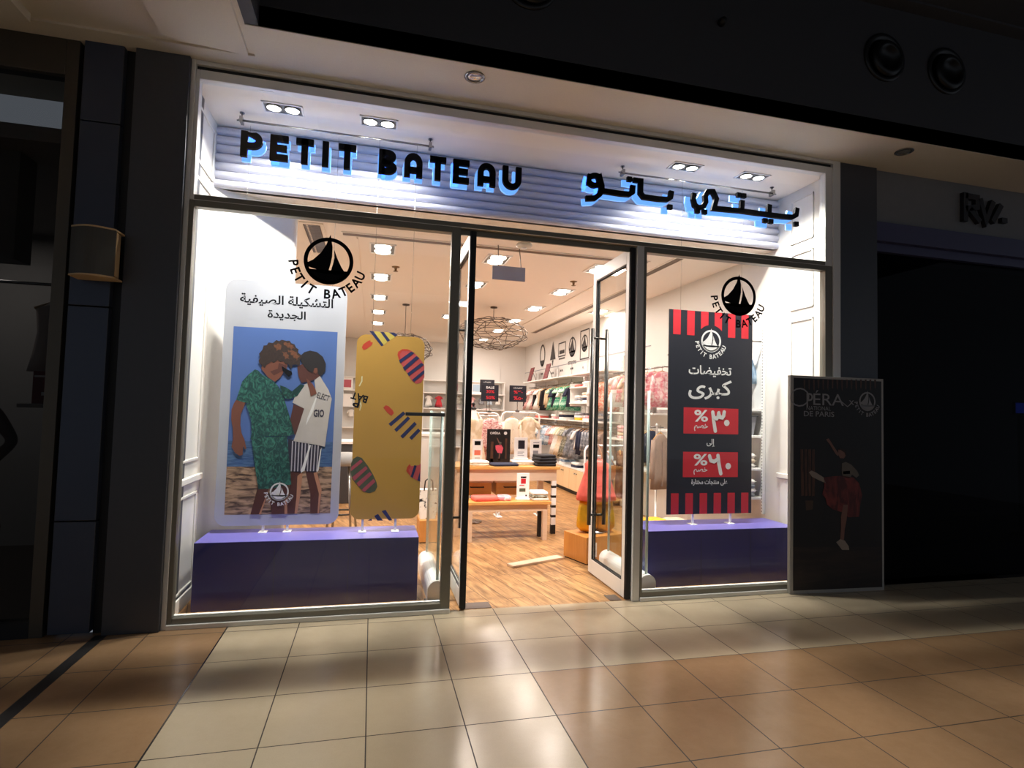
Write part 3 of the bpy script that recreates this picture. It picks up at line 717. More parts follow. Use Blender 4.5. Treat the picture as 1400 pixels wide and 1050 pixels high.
# boy facing right, leafy green set
tr(A2, [(620, 200), (680, 220), (745, 262), (830, 190), (875, 200), (800, 310), (740, 335), (682, 340), (640, 290)], 9, LEAFYD)
tr(A2, [(890, 130), (920, 150), (955, 185), (985, 240), (998, 285), (965, 300), (935, 315), (925, 250), (905, 190)], 11, SKIN)
tr(A3, [(395, 490), (515, 490), (480, 600), (410, 775), (318, 775), (352, 650)], 9, SKIND); tr(A3, [(475, 590), (515, 500), (470, 640), (425, 775), (405, 775)], 10, SKINL)
tr(A3, [(555, 480), (712, 470), (690, 600), (697, 775), (535, 775), (520, 650)], 9, SKIND); tr(A3, [(668, 600), (692, 590), (697, 775), (668, 775)], 10, SKINL)
tr(A3, [(328, -20), (695, -25), (706, 100), (715, 220), (738, 470), (640, 480), (560, 505), (480, 512), (400, 515), (368, 300)], 10, LEAFY)
tr(A2, [(175, 345), (270, 375), (250, 425), (220, 500), (216, 610), (228, 690), (258, 758), (278, 850), (262, 858), (246, 820), (240, 912), (208, 924), (160, 892), (125, 830), (140, 750), (140, 650), (122, 550), (125, 450), (150, 385)], 10, SKIN)
tr(A2, [(430, 30), (450, -60), (560, -70), (700, -30), (690, 30), (655, 70), (640, 100), (612, 132), (570, 165), (500, 120)], 10, SKIN)
tr(A2, [(365, 38), (400, 50), (440, 92), (540, 150), (590, 195), (640, 290), (690, 420), (715, 560), (768, 702), (700, 722), (480, 722), (318, 755), (332, 690), (326, 560), (300, 470), (272, 395), (300, 385), (240, 372), (172, 350), (200, 270), (235, 160), (300, 90)], 11, LEAFY)
tr(A2, [(590, 190), (610, 220), (660, 330), (706, 470), (770, 700), (752, 712), (715, 570), (690, 440), (640, 300)], 12, LEAFYD)
tr(A1, curly([(410, 850), (416, 780), (436, 735), (460, 700), (505, 668), (545, 660), (585, 642), (640, 640), (690, 640), (745, 662), (792, 712), (815, 760), (842, 800), (832, 850), (812, 905), (790, 880), (760, 895), (742, 925), (706, 890), (655, 862), (600, 850), (560, 862), (505, 870), (470, 920), (430, 902)]), 12, HAIRB)
for q in ([(640, 660), (720, 668), (780, 720), (740, 730), (680, 700)], [(700, 740), (770, 750), (820, 800), (800, 850), (750, 800)], [(560, 690), (620, 670), (640, 720), (590, 750)], [(640, 760), (690, 760), (720, 830), (680, 830)]): tr(A1, curly(q, 9, 18), 13, HAIRL)
tr(A1, [(610, 870), (690, 900), (680, 940), (560, 1000), (520, 960), (600, 930)], 11, SKIND)
tr(A1, [(640, 905), (700, 940), (742, 960), (748, 990), (712, 1014), (682, 990), (650, 950)], 13, M_INK)
text_on(pic, 'GIO', STR, (*onY(300+965/7.5, 500+525/7.5, PYL), *onY(300+1075/7.5, 500+450/7.5, PYL)), lambda a, c: (a, Y-0.0004*10, c), 0.03)
text_on(pic, 'ELECT', STR, (*onY(300+1000/7.5, 500+345/7.5, PYL), *onY(300+1130/7.5, 500+290/7.5, PYL)), lambda a, c: (a, Y-0.0004*10, c), 0.0, ang=-0.3)
e0 = onY(300+615/7.5, 600+540/7.5, PYL); emblem(pic, e0, 0.071, M_WINK, lambda a, c: (a, Y-0.0004*16, c))
pic.build('photograph', parent=p)
t = MB(p.location)
def px_text(mb, body, m, L, R, top, bot, y, k=1, bold=0.0, ang=0.0):
    a = onY(L, bot, y); c = onY(R, top, y); zt = onY((L+R)/2, top, y)[1]; zb = onY((L+R)/2, bot, y)[1]
    text_on(mb, body, m, (a[0], zb, c[0], zt), lambda u, v: (u, y-0.0004*k, v), bold, ang=ang)
px_text(t, arabic('التشكيلة الصيفية'), M_INK, 327.5, 456, 404.5, 420.5, PYL, 1, 0.022)
t.build('lettering', parent=p, label='dark Arabic lettering'); t = MB(p.location)
px_text(t, arabic('الجديدة'), M_INK, 365.5, 418.5, 424.5, 438.5, PYL, 1, 0.022)
t.build('lettering', parent=p, label='dark Arabic lettering')

# yellow poster
PYY = 0.52
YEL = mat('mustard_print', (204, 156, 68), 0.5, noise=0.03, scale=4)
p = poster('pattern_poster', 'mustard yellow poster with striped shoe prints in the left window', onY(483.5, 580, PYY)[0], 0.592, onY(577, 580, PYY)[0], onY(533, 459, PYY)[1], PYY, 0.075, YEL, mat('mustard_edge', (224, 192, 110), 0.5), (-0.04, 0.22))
B1 = lambda pts: [onY(470+u/7.5, 440+v/7.5, PYY) for u, v in pts]
B2 = lambda pts: [onY(470+u/7.5, 580+v/7.5, PYY) for u, v in pts]
NAV = mat('printed_navy', (32, 40, 92), 0.5); ORG = mat('printed_orange_red', (206, 66, 40), 0.5); CORAL = mat('printed_coral', (208, 84, 84), 0.5); GRN = mat('printed_grey_green', (84, 92, 72), 0.5); PNK = mat('printed_dusky_pink', (186, 82, 96), 0.5); LINE = mat('printed_pale_line', (238, 226, 178), 0.5)
def fl(fn, pts, k, m): flat(t, fn(pts), PYY, k, m)
t = MB(p.location)
for q in ([(262, 94), (305, 97), (410, 240), (385, 250)], [(372, 102), (410, 104), (475, 190), (448, 205)], [(462, 108), (515, 110), (552, 130), (528, 155)]): fl(B1, q, 1, NAV)
for q in ([(305, 97), (372, 102), (448, 205), (410, 240)], [(410, 104), (462, 108), (528, 155), (475, 190)]): fl(B1, q, 1, mat('printed_lemon', (214, 190, 86), 0.5))
t.build('stripe_print', parent=p); t = MB(p.location)
fl(B1, [(185, 265), (200, 230), (250, 195), (272, 188), (276, 208), (298, 212), (285, 240), (240, 275), (205, 290)], 1, ORG)
t.build('sole_print', parent=p); t = MB(p.location)
fl(B1, [(405, 880), (430, 855), (460, 865), (500, 905), (515, 935), (505, 945), (490, 965), (450, 935)], 1, ORG)
t.build('sole_print', parent=p); t = MB(p.location)
fl(B1, [(550, 340), (560, 305), (600, 280), (650, 280), (700, 300), (760, 355), (805, 410), (826, 450), (826, 570), (790, 625), (745, 636), (700, 605), (640, 510), (575, 410)], 1, CORAL)
fl(B1, [(550, 340), (560, 305), (600, 280), (650, 280), (690, 298), (600, 300), (575, 330), (590, 440), (575, 410)], 2, ORG)
for q in ([(566, 395), (690, 305), (725, 320), (580, 425)], [(605, 470), (745, 350), (775, 372), (625, 500)], [(650, 530), (795, 420), (822, 440), (668, 556)], [(700, 596), (826, 490), (826, 528), (722, 614)]): fl(B1, q, 3, NAV)
t.build('shoe_print', parent=p); t = MB(p.location)
fl(B1, [(180, 560), (193, 556), (192, 610), (165, 662), (152, 658), (178, 605)], 1, LINE); t.build('line_print', parent=p); t = MB(p.location); fl(B1, [(162, 800), (178, 820), (184, 860), (168, 912), (158, 906), (170, 860), (152, 815)], 1, LINE)
t.build('line_print', parent=p); t = MB(p.location)
a = onY(470+160/7.5, 440+775/7.5, PYY); text_on(t, 'BAT', M_INK, (a[0]-0.066, a[1]-.03, a[0]+.066, a[1]+.03), lambda u, v: (u, PYY-0.0004, v), 0.03, ang=PI-0.28)
t.build('lettering', parent=p); t = MB(p.location)
a = onY(470+128/7.5, 440+838/7.5, PYY); text_on(t, 'P', M_INK, (a[0]-0.026, a[1]-.03, a[0]+.026, a[1]+.03), lambda u, v: (u, PYY-0.0004, v), 0.03, ang=PI-0.28)
t.build('lettering', parent=p); t = MB(p.location)
for a_, b_, c_, d_ in ((640, 600, 480, 870), (690, 770, 540, 930), (760, 830, 605, 1000), (800, 900, 700, 1015)):
    pts = [onY(470+u/7.78, 470+v/7.78, PYY) for u, v in ((a_-8, b_+118 if a_ == 640 else b_), (a_+16, b_+146 if a_ == 640 else b_+26), (c_+22, d_+8), (c_-4, d_-18))]
    flat(t, pts, PYY, 1, NAV)
t.build('stripe_print', parent=p); t = MB(p.location)
fl(B2, [(75, 400), (95, 355), (140, 330), (185, 345), (250, 430), (300, 515), (335, 590), (345, 640), (320, 685), (265, 706), (205, 695), (150, 640), (85, 560), (72, 500)], 1, GRN)
for q in ([(75, 440), (175, 360), (195, 385), (76, 480)], [(85, 545), (225, 430), (245, 455), (110, 580)], [(130, 605), (265, 490), (290, 515), (155, 640)], [(180, 675), (305, 560), (325, 590), (215, 692)]): fl(B2, q, 2, PNK)
t.build('shoe_print', parent=p); t = MB(p.location)
fl(B2, [(640, 480), (650, 440), (675, 408), (690, 430), (730, 425), (770, 420), (790, 402), (785, 590), (740, 570), (690, 540)], 1, CORAL); fl(B2, [(640, 480), (650, 440), (675, 408), (685, 430), (665, 470), (690, 535)], 2, ORG)
for q in ([(685, 540), (722, 420), (748, 424), (708, 548)], [(755, 575), (782, 480), (785, 590)]): fl(B2, q, 3, NAV)
t.build('shoe_print', parent=p); t = MB(p.location)
for q in ([(388, 890), (428, 878), (497, 985), (462, 987)], [(312, 940), (352, 920), (402, 988), (345, 988)], [(244, 988), (285, 965), (290, 988)]): fl(B2, q, 1, NAV)
t.build('stripe_print', parent=p)

# sale poster
PYS = 0.52
xa, xb = onY(913.5, 560, PYS)[0], onY(1028, 560, PYS)[0]; za, zb = onY(970, 702.5, PYS)[1], onY(970, 426.5, PYS)[1]
p = poster('sale_poster', 'navy and red sale poster with Arabic lettering in the right window', xa, za, xb, zb, PYS, 0, M_NAVY, M_BLACK, (2.95, 3.35))
C6 = lambda u, v: onY(900+u/7, 410+v/7, PYS); C7 = lambda u, v: onY(900+u/6.56, 550+v/6.56, PYS)
W6 = (xb-xa)
for k in range(6):
    t = MB(p.location); a = xa+W6*(0.045+k*0.1635); flat(t, [(a, zb-0.235), (a+W6*.088, zb-0.235), (a+W6*.088, zb-.001), (a, zb-.001)], PYS, 1, M_RED)
    t.build('stripe', parent=p); t = MB(p.location); a = xa+W6*(0.045+k*0.166); flat(t, [(a, za+.001), (a+W6*.088, za+.001), (a+W6*.088, za+0.195), (a, za+0.195)], PYS, 1, M_RED); t.build('stripe', parent=p)
t = MB(p.location); ec = C6(505, 395); flat(t, [(ec[0]+0.155*math.cos(a/20*PI), ec[1]+0.155*math.sin(a/20*PI)) for a in range(40)], PYS, 2, M_NAVY)
emblem(t, ec, 0.107, M_WINK, lambda a, c: (a, PYS-0.0012, c)); t.build('emblem', parent=p, label='white boat emblem')
t = MB(p.location)
px_text(t, arabic('تخفيضات'), M_WINK, 941.5, 1000, 500, 515.5, PYS, 1, 0.018)
t.build('lettering', parent=p); t = MB(p.location)
px_text(t, arabic('كبرى'), M_WINK, 941, 1000.5, 519, 546.5, PYS, 1, 0.018)
t.build('lettering', parent=p)
for (u0, v0, u1, v1), num in (((228, 46, 718, 288), '٣'), ((222, 440, 714, 675), '٦')):
    t = MB(p.location)
    q = [C7(u0, v0+6), C7(u1, v0+6), C7(u1, v1-4), C7(u0, v1-4)]; xl_, xr_ = q[0][0], q[1][0]; zt_, zb_ = (q[0][1]+q[1][1])/2, (q[2][1]+q[3][1])/2
    flat(t, [(xl_, zb_), (xr_, zb_), (xr_, zt_), (xl_, zt_)], PYS, 1, M_RED)
    def B(f0, g0, f1, g1): return (xl_+(xr_-xl_)*f0, zb_+(zt_-zb_)*g0, xl_+(xr_-xl_)*f1, zb_+(zt_-zb_)*g1)
    pl = lambda u, v: (u, PYS-0.0008, v)
    text_on(t, '%', M_WINK, B(.19, .46, .44, .92), pl, 0.02); text_on(t, arabic('خصم'), M_WINK, B(.19, .10, .44, .38), pl, 0.02)
    S_ = lambda f, g: (xl_+(xr_-xl_)*f, zb_+(zt_-zb_)*g)
    hw = (xr_-xl_)*.062
    st_ = [[S_(.575, .12), S_(.545, .50), S_(.525, .84)], [S_(.525, .80), S_(.545, .64), S_(.595, .60), S_(.625, .68), S_(.635, .82)], [S_(.635, .78), S_(.655, .66), S_(.70, .64), S_(.725, .72), S_(.735, .86)]] if num == '٣' else [[S_(.685, .14), S_(.65, .52), S_(.63, .86)], [S_(.63, .72), S_(.56, .62), S_(.50, .66), S_(.475, .84)]]
    for ln in st_:
        kk = 2+2*st_.index(ln)
        for q_ in ribbon(ln, hw): flat(t, q_, PYS, kk, M_WINK)
        for n_, e_ in enumerate((ln[0], ln[-1])): flat(t, [(e_[0]+hw/2*math.cos(a*PI/8), e_[1]+hw/2*math.sin(a*PI/8)) for a in range(16)], PYS, kk+0.6+n_*0.6, M_WINK)
    e_ = S_(.785 if num == '٣' else .82, .44); flat(t, [(e_[0]+hw*.82*math.cos(a*PI/10), e_[1]+hw*.82*math.sin(a*PI/10)) for a in range(20)], PYS, 3, M_WINK); t.build('price_panel', parent=p, label='red panel with white figures')
t = MB(p.location)
px_text(t, arabic('إلى'), M_WINK, 966, 977.5, 600, 611, PYS, 1, 0.02)
t.build('lettering', parent=p); t = MB(p.location)
px_text(t, arabic('على منتجات مختارة'), M_WINK, 945, 994.5, 655, 664, PYS, 1, 0.02)
t.build('lettering', parent=p)

# opera standee in front of the right pillar
st = thing('advert_standee', 'dark OPERA NATIONAL DE PARIS ballerina board standing by the right pillar', 'standee', (3.99, -0.09, 0), math.radians(-2.4))
W, H = 0.475, 1.875
b = MB(); M_FRM = mat('pale_grey_frame', (172, 168, 162), 0.45)
b.box((-W, 0, 0), (W, 0.035, H), M_FRM, 0.003); b.build('board', parent=st)
def lo(px, py):   # photograph point -> board coordinates
    u, v = onY(px, py, -0.09); return ((u-3.99), v)
OPB = printed('printed_dark_stage', (12, 9, 9), (26, 18, 16), 3, (1, 1, .4), .3, .7); OPF = printed('printed_stage_floor', (30, 20, 16), (44, 30, 24), 6, (.4, 1, 2))
t = MB(); yy = 0.0
def fs(pts, k, m, px=True): t.face([(a, yy-0.0005*k, c) for a, c in ([lo(*q) for q in pts] if px else pts)], m)
fs([(-W+.03, .03), (W-.022, .03), (W-.022, H-.022), (-W+.03, H-.022)], 1, OPB, False)
fs([(-W+.03, .03), (W-.022, .03), (W-.022, .38), (-W+.03, .40)], 2, OPF, False)
CUR = printed('printed_brown_curtain', (60, 36, 26), (96, 62, 44), 30, (3, 1, .2)); DOORW = mat('printed_door_glow', (72, 52, 38), 0.5)
D8 = lambda pts: [(1070+u/5.83, 580+v/5.83) for u, v in pts]
for k in range(4): fs(D8([(152+k*30, 200), (172+k*30, 200), (178+k*28, 570), (158+k*28, 575)]), 3, CUR)
fs(D8([(190, 610), (250, 610), (245, 680), (195, 690)]), 3, DOORW)
for k in range(16): fs([(1100+k*6.2, 519), (1102.5+k*6.2, 519), (1102+k*6.2, 531+(k % 3)*2), (1100.5+k*6.2, 531)], 2, CUR)
OSK = mat('printed_pale_skin', (124, 88, 76), 0.5); TUT = printed('printed_red_tulle', (76, 24, 26), (126, 48, 44), 14, (1, 1, .4)); SHOE = mat('printed_pale_shoe', (150, 138, 128), 0.5); OTOP = mat('printed_blouse', (104, 96, 86), 0.5)
fs(D8([(348, 122), (368, 112), (400, 165), (445, 235), (438, 255), (420, 235), (380, 165)]), 5, OSK)
fs(D8([(440, 200), (470, 195), (492, 215), (500, 245), (485, 272), (455, 270), (442, 245)]), 6, OSK); fs(D8([(435, 205), (455, 190), (490, 200), (505, 235), (500, 260), (488, 225), (460, 205)]), 7, HAIRB)
fs(D8([(470, 310), (500, 300), (540, 320), (585, 370), (602, 405), (580, 425), (545, 400), (535, 430), (475, 420), (468, 370)]), 6, OTOP); fs(D8([(478, 375), (530, 370), (532, 395), (480, 398)]), 7, M_INK)
fs(D8([(216, 385), (235, 370), (270, 385), (330, 425), (345, 470), (300, 450), (240, 420)]), 6, SHOE)
fs(D8([(330, 425), (400, 415), (480, 410), (560, 425), (600, 470), (625, 560), (608, 650), (600, 735), (520, 740), (470, 700), (400, 680), (355, 640), (345, 590), (318, 560), (335, 500)]), 6, TUT)
fs(D8([(480, 640), (515, 640), (505, 760), (490, 840), (485, 920), (455, 920), (462, 830), (462, 740)]), 7, OSK)
fs(D8([(425, 940), (455, 915), (490, 925), (520, 970), (525, 1000), (470, 1000)]), 8, SHOE)
OGR = mat('printed_silver_grey', (150, 148, 150), 0.5)
def ptext(body, L, R, T, B_, bold=0.0):
    a, c = lo(L, B_), lo(R, T); text_on(t, body, OGR, (a[0], a[1], c[0], c[1]), lambda u, v: (u, yy-0.002, v), bold)
for q in ribbon([lo(*z) for z in [(1095+12*math.cos(a/14*2*PI-.3), 543-12*math.sin(a/14*2*PI-.3)) for a in range(14)]], 0.012, True): t.face([(a, yy-.002, c) for a, c in q], OGR)
ptext('P', 1104, 1112.5, 537.5, 556.5, 0.0); ptext('ÉRA', 1113, 1153, 535, 553.5, 0.0); ptext('NATIONAL', 1104, 1136, 556, 560.5, 0.0); ptext('DE PARIS', 1100.5, 1140.5, 563, 569, 0.01); ptext('x', 1160, 1166.5, 547.5, 553.5, 0.0)
for q in ribbon([lo(1150, 549), lo(1158, 556), lo(1164, 551)], 0.007): t.face([(a, yy-.002, c) for a, c in q], OGR)
emblem(t, lo(1184, 549), 0.085, OGR, lambda u, v: (u, yy-0.002, v))
t.build('print', parent=st)

# ------------------------------------------------------------------ concourse fittings
L = thing('wall_lamp', 'boxy curved-front wall lamp on the dark left pillar', 'wall lamp', (-1.74, -0.05, 2.425)); o = L.location
M_LPF = mat('bronze_lamp_front', (74, 70, 62), 0.45, 0.3); M_LPE = mat('cream_lamp_diffuser', (198, 168, 124), 0.5)
b = MB(o); b.box((-1.80, -0.075, 2.31), (-1.68, -0.05, 2.54), M_LPF, 0.003); b.build('mounting_plate', parent=L)
cur = [(-1.86+0.245*k/12, -0.20-0.055*math.sin(PI*k/12)) for k in range(13)]
b = MB(o); b.prism(cur+[(q[0], q[1]+0.012) for q in reversed(cur)], 2.275, 2.575, 'z', M_LPF); b.build('front_shield', parent=L)
b = MB(o); inn = [(q[0]*1, q[1]+0.014) for q in cur]
b.prism(inn+[(-1.625, -0.10), (-1.85, -0.10)], 2.285, 2.565, 'z', M_LPE)
b.build('diffuser', parent=L, label='cream side of the lamp')
for z in (2.268, 2.572):
    b = MB(o); b.prism([(q[0], q[1]-.004) for q in cur]+[(-1.613, -0.075), (-1.862, -0.075)], z, z+0.010, 'z', M_LPE); b.build('rim', parent=L)
for (x, y), lab in (((0.62, -0.374), 'round recessed downlight in the soffit above the upper window'), ((4.436, -0.353), 'round recessed downlight in the soffit near the right pillar')):
    d = thing('downlight', lab, 'downlight', (x, y, 3.86)); o = d.location
    b = MB(o); b.lathe([(0.072, 0), (0.074, -0.006), (0.058, -0.010), (0.054, -0.004), (0.054, 0.0)], (x, y, 3.86), M_STEEL, 28); b.build('rim', parent=d)
    b = MB(o); b.lathe([(0.053, -0.002), (0.047, -0.006), (0.03, -0.003), (0.001, -0.002)], (x, y, 3.86), mat('lamp_reflector', (190, 186, 170), 0.15, 0.9), 24)
    b.build('reflector', parent=d)
M_NOZ = mat('nozzle_black', (30, 30, 32), 0.35)
for (x, z), lab in (((4.05, 4.535), 'left one of the two round black air nozzles at upper right'), ((4.715, 4.535), 'right one of the two round black air nozzles at upper right'), ((0.97, 4.53), 'round black air nozzle cut by the top edge of the view')):
    d = thing('air_nozzle', lab, 'air nozzle', (x, -0.51, z)); o = d.location
    b = MB(o); b.lathe([(0.205, 0.0), (0.205, -0.012), (0.178, -0.018), (0.165, -0.004), (0.155, 0.0)], (x, -0.51, z), M_NOZ, 36, 'y'); b.build('ring', parent=d)
    b = MB(o); b.lathe([(0.155, -0.002), (0.150, -0.03), (0.120, -0.045), (0.10, -0.04), (0.096, -0.004), (0.001, -0.003)], (x+0.02, -0.51, z-0.01), mat('nozzle_throat', (12, 12, 14), 0.4), 36, 'y'); b.build('jet', parent=d)
d = MB((2.5, -0.51, 4.53)); d.lathe([(0.03, 0), (0.03, -0.02), (0.022, -0.05), (0.001, -0.058)], (2.5, -0.51, 4.53), M_BLACK, 18, 'y'); d.build('dome_camera', label='small dark dome sensor on the high dark fascia', cat='sensor')

# ---- neighbouring shop on the left: unlit, behind dark glass
b = MB(); b.box((-2.03, -0.03, 0), (-1.955, 0.08, 3.86), mat('bronze_frame', (84, 78, 68), 0.4, 0.5), 0.003); b.box((-1.955, 0.02, 0), (-1.92, 0.08, 3.86), M_BLACK); b.box((-9, -0.03, 3.62), (-2.03, 0.08, 3.86), mat('bronze_frame', (84, 78, 68)), 0.003); b.box((-9, -0.03, 0), (-2.03, 0.06, 0.10), M_BLACK)
b.build('trim_5', kind='structure')
w = thing('window_4', None, None, (-5.5, 0.02, 0)); w['kind'] = 'structure'
b = MB(w.location); b.box((-9, 0.01, 0.10), (-2.03, 0.022, 3.62), M_GLASSD); b.build('window_pane', parent=w)
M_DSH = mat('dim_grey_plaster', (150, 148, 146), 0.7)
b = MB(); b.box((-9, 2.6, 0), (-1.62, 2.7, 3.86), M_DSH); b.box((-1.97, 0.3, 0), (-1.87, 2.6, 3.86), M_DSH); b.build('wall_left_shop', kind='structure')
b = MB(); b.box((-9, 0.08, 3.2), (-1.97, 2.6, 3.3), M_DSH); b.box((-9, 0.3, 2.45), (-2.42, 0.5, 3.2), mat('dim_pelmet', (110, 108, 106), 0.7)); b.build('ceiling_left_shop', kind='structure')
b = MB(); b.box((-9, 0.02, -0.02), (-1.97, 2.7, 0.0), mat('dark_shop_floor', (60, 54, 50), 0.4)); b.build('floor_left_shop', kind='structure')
area_light('left_shop_fill', (-3.6, 1.6, 3.15), (0.5, 0.5), 5.5, (1.0, 0.92, 0.85))  # added unseen fill, so the things in the dark shop show
b = MB((-2.42, 1.2, 3.2)); b.lathe([(0.09, 0), (0.09, -0.012), (0.07, -0.016), (0.001, -0.010)], (-2.45, 1.1, 3.2), M_DSH, 20); b.build('ceiling_lamp', label='dim round ceiling lamp inside the dark left shop', cat='ceiling lamp')

def skin_figure(name, joints, edges, m, parent=None, root=0, sub=2):
    me = bpy.data.meshes.new(name); me.from_pydata([j[:3] for j in joints], edges, []); me.materials.append(m)
    ob = bpy.data.objects.new(name, me); col.objects.link(ob)
    md = ob.modifiers.new('Skin', 'SKIN'); md.use_smooth_shade = True
    for i, j in enumerate(joints):
        me.skin_vertices[0].data[i].radius = (j[3], j[4] if len(j) > 4 else j[3])
    me.skin_vertices[0].data[root].use_root = True
    s = ob.modifiers.new('Subdivision', 'SUBSURF'); s.levels = sub; s.render_levels = sub
    if parent is not None: ob.parent = parent
    return ob
mq = thing('shop_mannequin', 'dark mannequin in a red skirt behind the dark left shop window', 'mannequin', (-2.66, 0.32, 0))
M_MAN = mat('dark_mannequin', (70, 48, 40), 0.5)
J = [(0, 0, 0.98, .12, .10), (0, 0, 1.12, .10, .08), (0, 0, 1.32, .135, .09), (0, 0, 1.44, .075, .06), (0, 0, 1.53, .042), (0, -.01, 1.60, .065, .075), (0, -.01, 1.70, .072, .085), (0, 0, 1.775, .04),
     (.17, 0, 1.42, .05), (.29, .03, 1.20, .038), (.19, -.09, 1.02, .03), (.15, -.11, 0.97, .024), (-.17, 0, 1.42, .05), (-.24, .02, 1.18, .038), (-.25, -.04, .94, .03), (-.25, -.06, .86, .022),
     (.085, 0, .90, .085), (.09, -.01, .50, .052), (.09, .02, .10, .034), (.09, -.10, .035, .03), (-.085, 0, .90, .085), (-.10, .0, .50, .052), (-.11, .03, .10, .034), (-.12, -.09, .035, .03)]
E_ = [(0, 1), (1, 2), (2, 3), (3, 4), (4, 5), (5, 6), (6, 7), (3, 8), (8, 9), (9, 10), (10, 11), (3, 12), (12, 13), (13, 14), (14, 15), (0, 16), (16, 17), (17, 18), (18, 19), (0, 20), (20, 21), (21, 22), (22, 23)]
skin_figure('body', J, E_, M_MAN, mq)
def cone_rings(prof, c, n=20, wave=0.0, k=7, sq=0.75):
    return [[(c[0]+r*math.cos(2*PI*j/n)*(1+wave*math.sin(k*2*PI*j/n)), c[1]+r*sq*math.sin(2*PI*j/n)*(1+wave*math.sin(k*2*PI*j/n)), c[2]+h) for j in range(n)] for r, h in prof]
b = MB(); b.loft(cone_rings([(.13, 1.06), (.165, .95), (.20, .80), (.24, .62), (.242, .615)], (0, 0, 0), 24, .03), mat('dark_red_skirt', (120, 44, 40), 0.7)); b.build('skirt', parent=mq)
b = MB(); b.loft(cone_rings([(.12, 1.06), (.135, 1.10), (.165, 1.30), (.17, 1.36), (.11, 1.46), (.06, 1.475)], (0, 0, 0), 24), mat('dark_vest', (70, 40, 40), 0.7)); b.build('top', parent=mq)
b = MB(); b.box((-.16, -.17, 0), (.16, .15, .012), M_STEEL, 0.004); b.build('base_plate', parent=mq)
# blouse on a hanger and a red box in that window
M_SHEER = mat('sheer_pale_fabric', (176, 160, 150), 0.7)
h = thing('hanging_blouse', 'pale sheer blouse on a wooden hanger in the dark left shop window', 'blouse', (-2.30, 0.75, 2.27)); o = h.location
b = MB(o); b.tube([(-2.50, .75, 2.18), (-2.30, .75, 2.27), (-2.10, .75, 2.18)], 0.013, mat('hanger_wood', (170, 140, 100), 0.5), 8); b.tube([(-2.30, .75, 2.27), (-2.30, .75, 2.31), (-2.285, .75, 2.335), (-2.30, .75, 2.36)], 0.003, M_STEEL, 6); b.build('hanger', parent=h)
b = MB(o); b.loft([[( -2.30+w*math.cos(2*PI*j/24)*(1+.05*math.sin(6*2*PI*j/24)), .75+d*math.sin(2*PI*j/24)*(1+.2*math.sin(5*2*PI*j/24)), z) for j in range(24)] for w, d, z in ((.06, .03, 2.255), (.19, .03, 2.18), (.17, .05, 2.0), (.19, .06, 1.85), (.22, .07, 1.70))], M_SHEER); b.build('cloth', parent=h)
b = MB(); b.tube([(-3.2, .75, 2.365), (-1.97, .75, 2.365)], 0.012, M_STEEL, 10); b.build('clothes_rail', label='steel clothes rail inside the dark left shop window', cat='rail')
bx = MB((-2.36, .62, 1.54)); bx.box((-2.42, .62, 1.46), (-2.14, .78, 1.70), mat('dark_red_box', (120, 34, 34), 0.5), 0.004); bx.box((-2.41, .618, 1.655), (-2.22, .621, 1.668), M_WINK); bx.box((-2.36, .618, 1.52), (-2.26, .621, 1.545), M_WINK)
bx.build('display_box', label='dark red box under the blouse in the left shop window', cat='box')
b = MB((-2.36, .65, 1.44)); b.box((-2.50, .60, 1.43), (-1.975, .8, 1.46), M_DSH, .003); b.build('glass_shelf', label='narrow shelf under the red box in the left shop window', cat='shelf')

# ---- neighbouring shop on the right: unlit
b = MB(); b.box((4.50, 0.02, 3.36), (12, 0.3, 3.86), mat('grey_sign_band', (120, 120, 122), 0.6), 0.002); b.build('wall_right_shop_sign', kind='structure')
b = MB(); b.box((4.50, -0.01, 3.18), (12, 0.3, 3.36), mat('blue_grey_lintel', (70, 70, 104), 0.5), 0.003); b.box((4.50, 0.05, 3.10), (12, 0.3, 3.18), mat('blue_grey_lintel', (70, 70, 104))); b.build('trim_6', kind='structure')
def pr(px, py): return onY(px, py, 0.0)
s_ = thing('neighbour_sign', 'dark raised letters on the grey band of the unlit right shop', 'sign', (5.75, 0.0, 3.56)); o = s_.location
M_DLET = mat('dark_sign_letter', (26, 24, 30), 0.5)
for nm, lines in (('letter_r', [[(1318, 264), (1318, 303)], [(1318, 268), (1334, 271), (1334, 284), (1318, 286)], [(1324, 286), (1338, 304)]]), ('letter_v', [[(1338, 272), (1346, 303), (1356, 276)]]), ('letter_stroke', [[(1367, 281), (1355, 304)]])):
    g = MB(o)
    for ln in lines:
        for q in ribbon([pr(*z) for z in ln], 0.055): g.prism(q, -0.02, 0.02, 'y', M_DLET)
    g.build(nm, parent=s_)
g = MB(o); u, v = pr(1371, 302); g.box((u-.035, -.02, v-.025), (u+.035, .02, v+.025), M_DLET); g.build('letter_dot', parent=s_)
w = thing('window_5', None, None, (8, 0.06, 0)); w['kind'] = 'structure'
b = MB(w.location); b.box((4.50, 0.10, 0.0), (12, 0.112, 3.10), M_GLASSB); b.build('window_pane', parent=w)
b = MB(); ap = [(4.52, 0.02), (5.48, 0.02), (5.48, 2.1)]+arc(4.83, 2.1, .65, .82, 0, 100, 14)+[(4.52, 2.88)]
b.prism(ap, 0.45, 0.55, 'y', mat('dark_plum_portal', (74, 44, 48), 0.6)); b.build('wall_right_shop_portal', kind='structure')
b = MB(); b.box((4.50, 2.9, 0), (12, 3.0, 3.2), mat('black_interior', (34, 34, 40), 0.7)); b.box((4.5, 0.3, 3.12), (12, 3.0, 3.2), mat('black_interior', (34, 34, 40))); b.box((4.42, 0.5, 0), (4.5, 3, 3.2), mat('black_interior', (34, 34, 40))); b.build('wall_right_shop', kind='structure')
